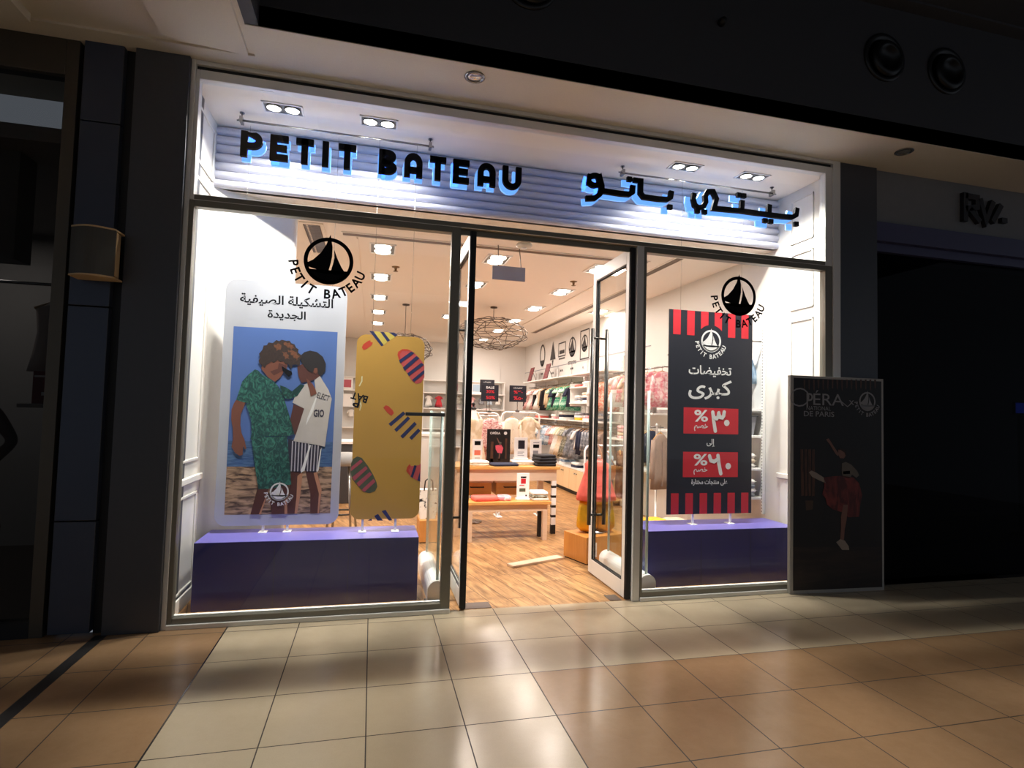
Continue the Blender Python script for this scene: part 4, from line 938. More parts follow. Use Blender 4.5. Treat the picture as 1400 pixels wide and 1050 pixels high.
b = MB(); b.box((4.50, 0.02, -0.02), (12, 3.0, 0.0), mat('dark_shop_floor', (60, 54, 50))); b.build('floor_right_shop', kind='structure')
M_SCR = mat('blue_screen', (40, 70, 190), 0.4, emit=0.35, noise=0.5, scale=60)
for (px, py, w_, h_), lab in (((1215, 575, .10, .24), 'small blue lit screen behind the opera standee in the dark right shop'), ((1242, 577, .09, .28), 'narrow blue lit screen in the dark right shop, right of the standee'), ((1397, 558, .22, .14), 'small blue lit screen at the right edge of the view')):
    u, v = onY(px, py, 1.6); g = thing('screen', lab, 'screen', (u, 1.6, v)); q = MB(g.location); q.box((u-w_/2-.015, 1.6, v-h_/2-.015), (u+w_/2+.015, 1.64, v+h_/2+.015), M_BLACK, .003); q.build('bezel', parent=g)
    q = MB(g.location); q.box((u-w_/2, 1.597, v-h_/2), (u+w_/2, 1.6, v+h_/2), M_SCR); q.build('display', parent=g)
    q = MB(g.location); q.box((u-.012, 1.62, 0), (u+.012, 1.65, v-h_/2), M_BLACK); q.box((u-.1, 1.55, 0), (u+.1, 1.72, .015), M_BLACK); q.build('stand', parent=g)

# ------------------------------------------------------------------ shop interior
ORD = ['first', 'second', 'third', 'fourth', 'fifth', 'sixth', 'seventh', 'eighth', 'ninth', 'tenth', 'eleventh', 'twelfth', 'thirteenth', 'fourteenth', 'fifteenth', 'sixteenth', 'seventeenth', 'eighteenth', 'nineteenth', 'twentieth']
def ordw(i):
    if i < 20: return ORD[i]
    t = {20: 'twenty', 30: 'thirty', 40: 'forty'}[(i+1)//10*10]; u = (i+1) % 10
    return (t+'-'+ORD[u-1]) if u else {30: 'thirtieth', 40: 'fortieth'}[i+1]

# ---- ceiling fittings
M_DK = mat('fitting_grey', (96, 94, 92), 0.5)
cf = thing('ceiling_spotlight', 'x', 'ceiling light', (0, 0, 3.24)); q = MB()
w, d = 0.14, 0.20
for a, c in (((-w, -d), (w, -d+.016)), ((-w, d-.016), (w, d)), ((-w, -d), (-w+.016, d)), ((w-.016, -d), (w, d))): q.box((a[0], a[1], -0.012), (c[0], c[1], -0.001), M_WHITE)
q.box((-w+.016, -d+.016, -0.004), (w-.016, d-.016, -0.001), M_DK); q.build('frame', parent=cf)
for s in (-1, 1):
    q = MB(); q.lathe([(0.088, -.004), (0.088, -.014), (0.076, -.022), (0.001, -.026)], (0, s*0.092, 0), M_LAMPW, 18); q.build('lamp', parent=cf, label='glowing lamp')
names = {0.05: 'left', 1.33: 'middle', 2.6: 'right', 3.72: 'far right'}
cnt = {}
for i, (x, y) in enumerate(FIX):
    k = cnt.get(x, 0); cnt[x] = k+1
    lab = f'twin square ceiling light, {ordw(k)} from the door in the {names[x]} row'
    if i == 0: cf.location = (x, y, 3.24); cf['label'] = lab; cf['group'] = 'recessed shop ceiling lights'
    else: dup(cf, (x, y, 3.24), label=lab, group='recessed shop ceiling lights')
M_BRASS = mat('aged_brass', (126, 104, 76), 0.35, 0.7)
for (x, y), lab in (((0.22, 2.82), 'small brass fire sprinkler in the left part of the shop ceiling'), ((2.54, 2.79), 'small brass fire sprinkler in the right part of the shop ceiling')):
    s = MB((x, y, 3.24)); s.lathe([(0.05, 0), (0.045, -.008), (0.018, -.012), (0.012, -.05), (0.03, -.054), (0.03, -.058), (0.001, -.06)], (x, y, 3.24), M_BRASS, 16); s.build('fire_sprinkler', label=lab, cat='sprinkler')
s = thing('smoke_detector', 'round pale smoke detector on the ceiling just inside the door', 'smoke detector', (1.44, 1.24, 3.24)); q = MB(s.location)
q.lathe([(0.02, 0), (0.02, -.03), (0.075, -.04), (0.085, -.06), (0.07, -.078), (0.001, -.085)], (1.44, 1.24, 3.24), mat('detector_plastic', (206, 200, 186), 0.4), 24); q.build('body', parent=s)
q = MB(s.location); q.lathe([(0.03, -.084), (0.022, -.094), (0.001, -.096)], (1.44, 1.24, 3.24), M_WHITE, 16); q.build('cap', parent=s)
s = thing('hanging_sign', 'blank grey sign panel hung on two wires inside the doorway', 'sign', (1.345, 1.5, 2.95)); q = MB(s.location)
q.box((1.17, 1.49, 2.872), (1.525, 1.51, 3.02), M_GREY, .003); q.build('panel', parent=s)
for a, c in (((1.235, 1.5, 3.015), (1.225, 1.5, 3.24)), ((1.48, 1.5, 3.015), (1.455, 1.5, 3.24))):
    q = MB(s.location); q.tube([a, c], 0.0045, mat('dark_wire', (60, 56, 54), 0.5), 6); q.build('wire', parent=s)
M_WIRE = mat('dark_bronze_wire', (78, 66, 56), 0.4, 0.5)
def chandelier(X, Yc, K, drop, lab):
    ch = thing('wire_chandelier', lab, 'chandelier', (X, Yc, 3.24)); o = ch.location
    q = MB(o); q.lathe([(0.06, 0), (0.06, -.02), (0.01, -.03)], o, M_WIRE, 16); q.tube([(X, Yc, 3.22), (X, Yc, 3.02-drop)], 0.006, M_WIRE, 6); q.build('canopy', parent=ch)
    PR = ((3.05, .22), (3.0, .40), (2.92, .54), (2.83, .58), (2.74, .55), (2.66, .46), (2.60, .33), (2.56, .18))
    for n_, (zc, r) in enumerate(PR):
        q = MB(o); q.tube([(X+r*K*math.cos(2*PI*k/30)+.03*math.sin(n_*2.1), Yc+r*K*math.sin(2*PI*k/30), zc-drop+.012*math.sin(5*2*PI*k/30+n_)) for k in range(30)], 0.006, M_WIRE, 6, closed=True); q.build('ring', parent=ch)
    for k in range(14):
        a = 2*PI*k/14+.2; st = .16 if k % 2 else -.2
        q = MB(o); q.tube([(X+r*K*math.cos(a+st*j)+.03*math.sin(j*2.1), Yc+r*K*math.sin(a+st*j), z-drop) for j, (z, r) in enumerate(PR)], 0.0055, M_WIRE, 6); q.build('rib', parent=ch)
    for k in range(4):
        a = 2*PI*k/4; q = MB(o); q.tube([(X, Yc, 3.06-drop), (X+.22*K*math.cos(a), Yc+.22*K*math.sin(a), 3.05-drop)], 0.006, M_WIRE, 6); q.build('arm', parent=ch)
chandelier(1.93, 5.0, 1.0, 0.02, 'large dark wire cage chandelier seen through the open door')
chandelier(0.49, 5.32, 0.8, 0.33, 'wire cage chandelier on a long rod mostly hidden behind the yellow poster')

# ---- garments
CLM = {}
def cloth(name, rgb):
    if name not in CLM:
        P_ = {'dotted cream': ((150, 120, 104), (240, 228, 208), 34), 'cream': ((216, 194, 160), (242, 230, 210), 9), 'peach print': ((226, 120, 92), (246, 226, 204), 24), 'mint green': ((44, 150, 112), (196, 232, 210), 16), 'pale blue': ((150, 180, 206), (232, 238, 242), 20), 'dusty rose': ((190, 110, 112), (244, 226, 218), 30), 'khaki': ((104, 104, 82), (196, 196, 180), 26), 'pink': ((232, 140, 150), (250, 226, 222), 18), 'grey': ((108, 112, 120), (168, 172, 178), 14), 'denim blue': ((104, 136, 172), (178, 200, 218), 12)}
        if name in P_: CLM[name] = printed('cloth_'+name.replace(' ', '_'), *P_[name], (1, 1, 1 if name != 'dusty rose' else 3), *((.30, .38, 0.0) if name == 'dotted cream' else (.40, .62, .7)))
        else: CLM[name] = mat('cloth_'+name.replace(' ', '_'), rgb, 0.85, noise=0.16, scale=22)
    return CLM[name]
C = {'white': (240, 236, 230), 'cream': (236, 222, 198), 'dotted cream': (236, 222, 198), 'pale blue': (166, 192, 214), 'denim blue': (132, 164, 196), 'navy': (40, 44, 66), 'mint green': (70, 178, 140), 'peach print': (232, 154, 124),
     'pink': (234, 150, 156), 'dusty rose': (206, 146, 146), 'grey': (132, 136, 142), 'taupe': (158, 134, 118), 'black': (34, 32, 36), 'red': (204, 52, 60), 'beige': (214, 190, 156), 'coral': (238, 106, 92), 'gold': (214, 164, 42), 'khaki': (134, 128, 104), 'brown': (120, 76, 46), 'yellow': (236, 184, 52)}
def ring(w, d, z, n=22, rip=0.0, k=5, ph=0.0, cx=0.0, cy=0.0):
    return [(cx+w*math.cos(2*PI*j/n), cy+(d+rip*math.sin(k*2*PI*j/n+ph))*math.sin(2*PI*j/n)*1.0, z) for j in range(n)]
def garment(kind, seed=0):
    """cloth + hanger hung from z = 0 (the rail), width along x"""
    r = random.Random(seed); t = thing('garment', 'x', 'garment'); b = MB(); ph = r.random()*6
    top = -0.075
    if kind in ('dress', 'shirt', 'jacket', 'cardigan'):
        H = {'dress': .62, 'shirt': .42, 'jacket': .50, 'cardigan': .44}[kind]; fl_ = {'dress': .235, 'shirt': .165, 'jacket': .18, 'cardigan': .165}[kind]
        b.loft([ring(.045, .028, top+.01), ring(.085, .034, top-.005), ring(.145, .036, top-.045), ring(.142, .040, top-.14, rip=.004, ph=ph), ring(.138 if kind != 'dress' else .125, .042, top-.24, rip=.006, ph=ph), ring((.14+fl_)/2, .043, top-.24-(H-.24)*.5, rip=.008, ph=ph), ring(fl_, .045, top-H, rip=.010, ph=ph), ring(fl_*.97, .038, top-H+.004, rip=.009, ph=ph)])
        sl = {'dress': .13, 'shirt': .17, 'jacket': .36, 'cardigan': .33}[kind]
        for s in (-1, 1):
            sw = .05 if sl < .2 else .042
            b.loft([[(s*(.128+(.02 if sl > .2 else .055)*f*1.4)+sw*math.cos(2*PI*j/12)*(.9 if f else .7), .034*math.sin(2*PI*j/12), top-.045-sl*f+s*0*j) for j in range(12)] for f in (0.0, .35, .7, 1.0)])
        if kind in ('jacket', 'cardigan', 'shirt'):
            b.box((-.004, -.052, top-H+.03), (.004, -.036, top-.06))
    elif kind == 'trousers':
        b.loft([ring(.13, .034, top), ring(.135, .04, top-.10, rip=.004), ring(.14, .042, top-.2, rip=.004)])
        for s in (-1, 1): b.loft([ring(.068, .036, z, 16, cx=s*.07) for z in (top-.19, top-.40, top-.60)])
    elif kind == 'skirt':
        b.loft([ring(.11, .036, top), ring(.125, .04, top-.06), ring(.18, .055, top-.22, rip=.018, k=7, ph=ph), ring(.225, .065, top-.38, rip=.024, k=7, ph=ph), ring(.22, .055, top-.376, rip=.022, k=7, ph=ph)])
    b.build('cloth', cloth('white', C['white']), parent=t)
    h = MB(); h.tube([(-.135, 0, -.115), (-.07, 0, -.075), (0, 0, -.052), (.07, 0, -.075), (.135, 0, -.115)], 0.006, M_OAK, 6)
    h.tube([(0, 0, -.052), (0, 0, -.018), (.012, 0, -.004), (.012, 0, .008), (0, 0, .0165), (-.010, 0, .010)], 0.0025, M_STEEL, 5); h.build('hanger', parent=t)
    return t
PROTO = {}
def put_garment(kind, colr, loc, rot, label, group=None, sx=1.0, sz=1.0):
    seed = rnd.randint(0, 3); key = (kind, seed)
    if key not in PROTO:
        t = garment(kind, seed); PROTO[key] = t
    else: t = dup(PROTO[key])
    t.location = loc; t.rotation_euler = (0, 0, rot); t.scale = (sx, 1, sz); t['label'] = label
    if group: t['group'] = group
    elif 'group' in t: del t['group']
    c = t.children[0] if t.children[0].name.startswith('cloth') else t.children[1]
    c.material_slots[0].link = 'OBJECT'; c.material_slots[0].material = cloth(colr, C[colr])
    t.name = {'dress': 'dress', 'shirt': 'shirt', 'jacket': 'jacket', 'cardigan': 'cardigan', 'trousers': 'trousers', 'skirt': 'skirt'}[kind]
    t['category'] = t.name.split('.')[0]
    return t

# ---- shelving along the right wall: slotted uprights, boards, rails
M_SHELF = mat('white_shelf_board', (246, 244, 240), 0.35, noise=0.01)
def wall_unit(y0, y1, boards, rails, label, depth=0.34):
    t = thing('wall_shelving', label, 'shelving', (3.98, (y0+y1)/2, 0)); o = t.location
    for y in (y0+0.012, y1-0.012):
        u = MB(o); u.box((3.965, y-.012, 0.5), (3.995, y+.012, 2.46), M_SHELF)
        for k in range(60 if y0 < 1 else 20): 
            z = 0.52+k*(1.92/(60 if y0 < 1 else 20)); u.box((3.9635, y-.004, z), (3.966, y+.004, z+.014), M_BLACK)
        u.build('upright', parent=t)
    for z in boards:
        s = MB(o); s.box((3.985-depth, y0+.03, z-.024), (3.99, y1-.03, z), M_SHELF, .002); s.build('shelf_board', parent=t)
    for z in rails:
        s = MB(o); s.tube([(3.80, y0+.03, z), (3.80, y1-.03, z)], 0.012, M_STEEL, 8)
        for y in (y0+.04, y1-.04): s.tube([(3.98, y, z), (3.80, y, z)], 0.009, M_STEEL, 6)
        s.build('clothes_rail', parent=t)
wall_unit(0.86, 2.56, (1.59, 1.31, 0.97, 0.67), (2.30,), 'white wall shelving with slotted upright behind the sale poster')
wall_unit(2.60, 4.30, (1.52, 1.12, 0.74), (2.15,), 'white wall shelving unit behind the right door post')
wall_unit(4.34, 6.00, (2.22, 1.36), (2.08, 1.27), 'white wall shelving unit with peach and green clothes, third from the front')
t = thing('wall_shelving', 'short white shelf boards among the upper right wall clothes', 'shelving', (3.8, 5.44, 1.6)); o = t.location
for z in (1.97, 1.68):
    q = MB(o); q.box((3.62, 5.02, z-.02), (3.985, 5.88, z), M_SHELF, .002); q.build('shelf_board', parent=t)
for y in (5.02, 5.88):
    q = MB(o); q.box((3.64, y-.006, 1.62), (3.985, y+.006, 2.04), M_SHELF); q.build('side_panel', parent=t)
wall_unit(6.04, 7.70, (2.22, 1.36), (2.08, 1.27), 'white wall shelving unit with printed and cream clothes, fourth from the front')
wall_unit(7.74, 9.40, (2.22, 1.36), (2.08, 1.27), 'white wall shelving unit nearest the back corner, with dark clothes')
# base cabinets
for i in range(7):
    y0 = 4.36+i*0.72
    t = thing('base_cabinet', f'pale beech base cabinet under the right wall clothes, {ordw(i)} from the front', 'cabinet', (3.80, y0+.36, 0), group='pale beech cabinets along the right wall'); o = t.location
    q = MB(o); q.box((3.64, y0, 0.07), (3.985, y0+.715, 0.46), M_BEECH); q.box((3.62, y0, 0.46), (3.99, y0+.718, 0.485), M_SHELF, .002); q.build('carcass', parent=t)
    q = MB(o); q.box((3.66, y0, 0.0), (3.985, y0+.715, 0.07), M_BLACK); q.build('plinth', parent=t)
    for k in range(2):
        a = y0+.004+k*.357; q = MB(o); q.box((3.622, a, 0.075), (3.640, a+.350, 0.455), M_BEECH, .002); dd = q.build('door', parent=t)
        q = MB(o); q.lathe([(0.009, 0), (0.009, -.012), (0.016, -.02), (0.001, -.028)], (3.622, a+(.31 if k == 0 else .04), 0.39), M_STEEL, 12, 'x'); q.build('knob', parent=dd)
# clothes on the wall rails
UP = [(2.68, 'pink', 'cardigan'), (2.9, 'pink', 'dress'), (3.1, 'white', 'shirt'), (3.28, 'pink', 'cardigan'), (3.46, 'dusty rose', 'dress'), (3.64, 'cream', 'shirt'), (3.85, 'pink', 'shirt'), (4.05, 'white', 'dress')]
y = 4.46
for colr, kind, n in (('peach print', 'dress', 3), ('white', 'shirt', 1), ('peach print', 'dress', 3), ('cream', 'trousers', 2), ('white', 'shirt', 2), ('navy', 'shirt', 1), ('mint green', 'dress', 2), ('white', 'shirt', 1), ('mint green', 'dress', 2), ('navy', 'shirt', 2), ('mint green', 'dress', 1), ('beige', 'cardigan', 2), ('black', 'jacket', 1), ('beige', 'cardigan', 1), ('white', 'dress', 2), ('black', 'jacket', 1), ('dusty rose', 'dress', 1), ('white', 'dress', 2), ('dusty rose', 'dress', 2), ('black', 'jacket', 2)):
    for k in range(n):
        UP.append((y, colr, kind)); y += 0.128+rnd.random()*0.02
        if 5.90 < y < 6.12: y = 6.14
        if 7.60 < y < 7.82: y = 7.86
UP = [u for u in UP if not 4.98 < u[0] < 5.92]
for i, (y, colr, kind) in enumerate(UP):
    zr = 2.15 if y < 4.3 else 2.08
    if y > 9.3: break
    put_garment(kind, colr, (3.80, y, zr-0.004), rnd.uniform(-.05, .05), f'{colr} {kind} on the upper right wall rail, {ordw(i)} from the front', 'clothes on the upper rail of the right wall', .95, .78 if kind in ('dress', 'trousers') else .95)
LOW = []; y = 4.46
for colr, kind, n in (('taupe', 'dress', 2), ('taupe', 'jacket', 2), ('grey', 'jacket', 3), ('navy', 'jacket', 2), ('white', 'shirt', 1), ('grey', 'dress', 2), ('khaki', 'dress', 2), ('cream', 'dress', 2), ('white', 'dress', 2), ('dusty rose', 'shirt', 2), ('pale blue', 'shirt', 3), ('white', 'shirt', 2), ('denim blue', 'jacket', 2), ('cream', 'shirt', 2), ('pale blue', 'shirt', 2), ('pink', 'dress', 3), ('red', 'dress', 2)):
    for k in range(n):
        LOW.append((y, colr, kind)); y += 0.126+rnd.random()*0.018
        if 5.90 < y < 6.12: y = 6.14
        if 7.60 < y < 7.82: y = 7.86
for i, (y, colr, kind) in enumerate(LOW):
    if y > 9.3: break
    put_garment(kind, colr, (3.80, y, 1.266), rnd.uniform(-.05, .05), f'{colr} {kind} on the lower right wall rail, {ordw(i)} from the front', 'clothes on the lower rail of the right wall', .95, .92)
put_garment('shirt', 'denim blue', (3.80, 1.02, 2.296), 0.1, 'pale denim shirt hanging right of the sale poster', None, 1.0, 1.5)
put_garment('shirt', 'pale blue', (3.80, 1.25, 2.296), -0.1, 'pale blue shirt hanging behind the denim shirt beside the sale poster', None, 1.0, 1.4)

# ---- folded clothes
def folded(loc, size, colr, label, group=None, rot=0.0, name='folded_garment', cat='folded garment'):
    w, d, h = size; b = MB()
    b.loft([[(w/2*c_, d/2*s_, z) for c_, s_ in rr] for z, rr in ((0, [(math.copysign(abs(math.cos(a))**.35, math.cos(a))*.97, math.copysign(abs(math.sin(a))**.35, math.sin(a))*.97) for a in [2*PI*j/24 for j in range(24)]]),
        (h*.3, [(math.copysign(abs(math.cos(a))**.35, math.cos(a)), math.copysign(abs(math.sin(a))**.35, math.sin(a))) for a in [2*PI*j/24 for j in range(24)]]),
        (h*.8, [(math.copysign(abs(math.cos(a))**.35, math.cos(a))*.99, math.copysign(abs(math.sin(a))**.35, math.sin(a))*.99) for a in [2*PI*j/24 for j in range(24)]]),
        (h, [(math.copysign(abs(math.cos(a))**.35, math.cos(a))*.9, math.copysign(abs(math.sin(a))**.35, math.sin(a))*.9) for a in [2*PI*j/24 for j in range(24)]]))], cloth(colr, C[colr]))
    b.box((-w*.47, -d*.505, h*.46), (w*.47, -d*.47, h*.54), cloth(colr, C[colr]))
    ob = b.build(name, label=label, cat=cat, group=group); ob.location = loc; ob.rotation_euler = (0, 0, rot)
    return ob
def stack(x, y, z, cols, size, where, rot=0.0):
    for k, c_ in enumerate(cols):
        pos = 'topmost' if k == len(cols)-1 else 'bottom one' if k == 0 else f'{ordw(k)} up'
        folded((x+rnd.uniform(-.006, .006), y, z+k*size[2]+.0005*k), size, c_, f'{c_} folded garment, {pos}, {where}', 'folded clothes '+where, rot+rnd.uniform(-.04, .04))
stack(3.80, 1.05, 0.971, ('white', 'cream', 'white'), (.26, .3, .05), 'on the shelf right of the sale poster')
stack(3.80, 1.05, 0.671, ('grey', 'white', 'grey', 'white'), (.27, .3, .045), 'on the lowest shelf right of the sale poster')
stack(3.80, 3.3, 1.521, ('white', 'pink'), (.26, .28, .05), 'on the high shelf seen left of the sale poster')
stack(3.80, 3.7, 1.121, ('pink', 'cream', 'dusty rose', 'pink'), (.27, .28, .05), 'on the middle shelf seen left of the sale poster')
stack(3.80, 3.2, 1.121, ('white', 'beige', 'cream'), (.27, .28, .05), 'on the middle shelf behind the taupe coat')
stack(3.80, 3.5, 0.741, ('white', 'grey', 'white', 'cream'), (.27, .28, .05), 'on the low shelf left of the sale poster')
for j, (yy_, cs) in enumerate(((4.8, ('grey', 'white', 'pale blue')), (5.2, ('white', 'pink')), (5.6, ('yellow', 'white', 'grey')), (6.5, ('white', 'navy', 'white')), (7.0, ('pink', 'white')), (8.2, ('coral', 'white')))):
    stack(3.80, yy_, 1.361, cs, (.27, .28, .045), f'in {ordw(j)} pile along the right wall shelf')
for j, (yy_, cs) in enumerate(((5.0, ('white', 'grey')), (5.7, ('navy', 'white')), (6.4, ('white', 'denim blue', 'white')), (7.2, ('white', 'cream')))):
    stack(3.80, yy_, 0.486, cs, (.28, .30, .045), f'in {ordw(j)} pile on the beech cabinets')
for j, (y_, z_) in enumerate(((1.05, 1.311),)):
    bn = thing('storage_bin', 'grey storage bin on the shelf right of the sale poster', 'bin', (3.80, y_, z_)); q = MB(bn.location)
    q.loft([[(3.80+sx*w_, y_+sy*w_, z_+h_) for sx, sy in ((-1, -1), (1, -1), (1, 1), (-1, 1))] for w_, h_ in ((.11, 0), (.135, .2), (.128, .2), (.105, .012))], M_GREY, smooth=False); q.build('body', parent=bn)
    q = MB(bn.location); q.tube([(3.66, y_-.14, z_+.2), (3.94, y_-.14, z_+.2), (3.94, y_+.14, z_+.2), (3.66, y_+.14, z_+.2)], .008, mat('dark_grey_rim', (90, 92, 96), .5), 6, closed=True); q.build('rim', parent=bn)

for j, (yy_, zz_, cs) in enumerate(((5.22, 1.971, ('pink', 'white')), (5.62, 1.971, ('coral',)), (5.22, 1.681, ('white', 'navy', 'white', 'cream')), (5.62, 1.681, ('white', 'grey', 'white')))):
    stack(3.80, yy_, zz_, cs, (.27, .28, .045), f'in {ordw(j)} pile on the short shelf boards')
# ---- emblems painted on the upper right wall
M_CHARINK = mat('charcoal_wall_paint', (58, 56, 56), .7, noise=0.0)
def wall_decal(yc, zc, kind, label):
    d = MB((3.994, yc, zc)); pl = lambda u, v: (3.9935, yc-u, zc+v)
    if kind == 'boat': emblem(d, (0, 0), .21, M_CHARINK, pl, words=False); text_on(d, 'PETIT BATEAU', M_CHARINK, (-.24, -.36, .24, -.29), pl, .03)
    if kind == 'ring':
        for q in ribbon(arc(0, 0, .19, .25, 0, 360, 30)[:-1], .05, True): d.face([pl(*z) for z in q], M_CHARINK)
        d.face([pl(*z) for z in [(-.15, -.12), (.15, -.12), (.06, -.26), (-.06, -.26)]], M_CHARINK)
    if kind == 'sail':
        d.face([pl(*z) for z in [(-.2, -.14), (0, .28), (.2, -.14)]], M_CHARINK); d.face([pl(*z) for z in [(-.05, -.15), (.05, -.15), (.02, -.27), (-.02, -.27)]], M_CHARINK)
    if kind == 'plate':
        for q in ribbon([(-.23, -.13), (.23, -.13), (.23, .16), (-.23, .16)], .025, True): d.face([pl(*z) for z in q], M_CHARINK)
        d.face([pl(*z) for z in [(-.16, -.08), (.16, -.08), (.16, .0), (-.16, .0)]], M_CHARINK); d.face([pl(*z) for z in [(-.2, -.20), (.2, -.20), (.2, -.17), (-.2, -.17)]], M_CHARINK)
    if kind == 'frame':
        for q in ribbon([(-.23, -.28), (.23, -.28), (.23, .28), (-.23, .28)], .025, True): d.face([pl(*z) for z in q], M_CHARINK)
        emblem(d, (0, .02), .17, M_CHARINK, pl, words=False)
    for u in (-.05, .05): d.box((3.9925, yc+u-.03, zc-.47), (3.9945, yc+u+.03, zc-.43), M_CHARINK)
    d.build('wall_emblem', label=label, cat='emblem', recalc=True)
wall_decal(8.92, 2.87, 'ring', 'black oval emblem on the upper right wall, nearest the back corner')
wall_decal(8.10, 2.84, 'sail', 'black pointed sail emblem on the upper right wall, second from the back')
wall_decal(7.46, 2.86, 'plate', 'rectangular plate emblem on the upper right wall, middle of the five')
wall_decal(6.80, 2.86, 'boat', 'round boat emblem with lettering below on the upper right wall')
wall_decal(6.10, 2.84, 'frame', 'framed boat emblem on the upper right wall, nearest the door')
M_DARKP = printed('printed_red_black', (60, 26, 30), (150, 52, 56), 20)
for y_, lab in ((7.75, 'small dark red sign leaning on the top right shelf below the sail emblem'), (9.05, 'small dark red sign leaning on the top right shelf nearest the back corner')):
    s = thing('shelf_sign', lab, 'sign', (3.78, y_, 2.22)); q = MB(s.location)
    q.loft([[(3.70+dx, y_+sy*.15, 2.22) for dx, sy in ((0, -1), (.016, -1), (.016, 1), (0, 1))], [(3.79+dx, y_+sy*.15, 2.57) for dx, sy in ((0, -1), (.016, -1), (.016, 1), (0, 1))]], M_DARKP, smooth=False); q.build('board', parent=s)
    q = MB(s.location); q.box((3.70, y_-.03, 2.22), (3.92, y_+.03, 2.23), M_BLACK); q.tube([(3.90, y_, 2.225), (3.785, y_, 2.50)], .006, M_BLACK, 6); q.build('strut', parent=s)

# ---- display tables near the door
def table(name, label, x0, x1, y0, y1, z, apron, leg_m, back_m, tips=False, stripes=False):
    t = thing(name, label, 'table', ((x0+x1)/2, (y0+y1)/2, 0)); o = t.location
    q = MB(o); q.box((x0, y0, z-.035), (x1, y1, z), M_OAK, .004); q.build('table_top', parent=t)
    q = MB(o); i = .035; q.box((x0+i, y0+i, z-.035-apron), (x1-i, y1-i, z-.035), M_ASH); q.build('apron', parent=t)
    for lx in (x0+i, x1-i-.055):
        for ly in (y0+i-.002, y1-i-.053):
            m = leg_m if ly < (y0+y1)/2 else back_m
            g = MB(o)
            if stripes and lx > (x0+x1)/2 and ly < (y0+y1)/2:
                zz = 0; k = 0
                for h_ in (.11, .09, .03, .09, .03, .09, .03, .09, .03, .09, .03): 
                    if zz >= z-.036-apron: break
                    g.box((lx, ly, zz), (lx+.055, ly+.055, min(zz+h_, z-.035-apron)), M_BLACK if k % 2 == 0 and (k == 0 or h_ < .05) else M_WHITE); zz += h_; k += 1
            else: g.box((lx, ly, 0), (lx+.055, ly+.055, z-.035-apron), m, .002)
            g.build('leg', parent=t)
    return t
T1 = table('display_table', 'low oak topped table just inside the door, in front of the taller one', 1.06, 2.075, 2.10, 2.40, 0.455, 0.08, M_ASH, M_BLACK)
T2 = table('display_table', 'taller oak topped table behind the low one, with striped leg', 0.97, 2.285, 2.42, 3.08, 0.825, 0.14, M_ASH, M_ASH, stripes=True)
o = T2.location
for x_ in (1.10, 1.52):
    q = MB(o); q.box((x_, 2.60, 0.46), (x_+.36, 3.0, 0.61), M_OAK, .003); q.box((x_-.02, 2.6, .61), (x_+.38, 3.0, .648), M_ASH); dw = q.build('drawer', parent=T2)
    q = MB(o); q.tube([(x_+.10, 2.60, .56), (x_+.10, 2.565, .56), (x_+.26, 2.565, .56), (x_+.26, 2.60, .56)], .008, M_BLACK, 6); q.build('handle', parent=dw)
def easel(name, label, x0, x1, z0, z1, y, m, art=None, base=True):
    s = thing(name, label, 'sign', ((x0+x1)/2, y, z0)); o = s.location; xc = (x0+x1)/2
    q = MB(o); q.box((x0, y, z0+(.02 if base else 0)), (x1, y+.014, z1), m, .002); q.build('board', parent=s)
    if base:
        q = MB(o); q.box((x0-.005, y-.03, z0), (x1+.005, y+.06, z0+.022), M_WHITE, .003); q.build('base', parent=s)
    if art:
        q = MB(o); art(q, lambda u, v: (x0+(x1-x0)*u, y-.001, z0+.02+(z1-z0-.02)*v)); q.build('print', parent=s)
    return s
def quad(q, pl, u0, v0, u1, v1, m): q.face([pl(u0, v0), pl(u1, v0), pl(u1, v1), pl(u0, v1)], m)
def art_black(q, pl): quad(q, pl, .28, .45, .78, .86, M_NAVY); [quad(q, pl, .25, .12+k*.08, .75-.1*(k % 2), .15+k*.08, M_GREY) for k in range(3)]
def art_red(q, pl): quad(q, pl, .2, .74, .8, .92, M_INK); quad(q, pl, .2, .3, .8, .52, mat('printed_salmon', (226, 120, 96), .5)); [quad(q, pl, .25, .08+k*.08, .75, .11+k*.08, M_GREY) for k in range(2)]
def art_low(q, pl): quad(q, pl, .3, .80, .75, .87, M_INK); quad(q, pl, .32, .58, .72, .78, M_RED); quad(q, pl, .2, .50, .6, .53, M_RED); quad(q, pl, .2, .26, .7, .40, GRN); quad(q, pl, .7, .08, .82, .14, M_INK)
M_PAPER = mat('white_card', (246, 244, 242), .5, noise=.01)
easel('price_card', 'white card with black square on the taller table, left of the ballerina board', 1.245, 1.375, .826, 1.13, 2.80, M_PAPER, art_red)
easel('price_card', 'white card with navy square on the taller table, right of the ballerina board', 1.79, 1.965, .876, 1.16, 2.80, M_PAPER, art_black)
easel('price_card', 'white card with black band behind the black folded clothes on the taller table', 2.03, 2.185, .826, 1.13, 2.90, M_PAPER, lambda q, pl: (quad(q, pl, .25, .62, .78, .78, M_INK), quad(q, pl, .25, .84, .78, .88, M_GREY), quad(q, pl, .25, .3, .7, .5, M_GREY)))
easel('price_card', 'white card with red and grey print on the low table', 1.685, 1.835, .456, .77, 2.22, M_PAPER, art_low)
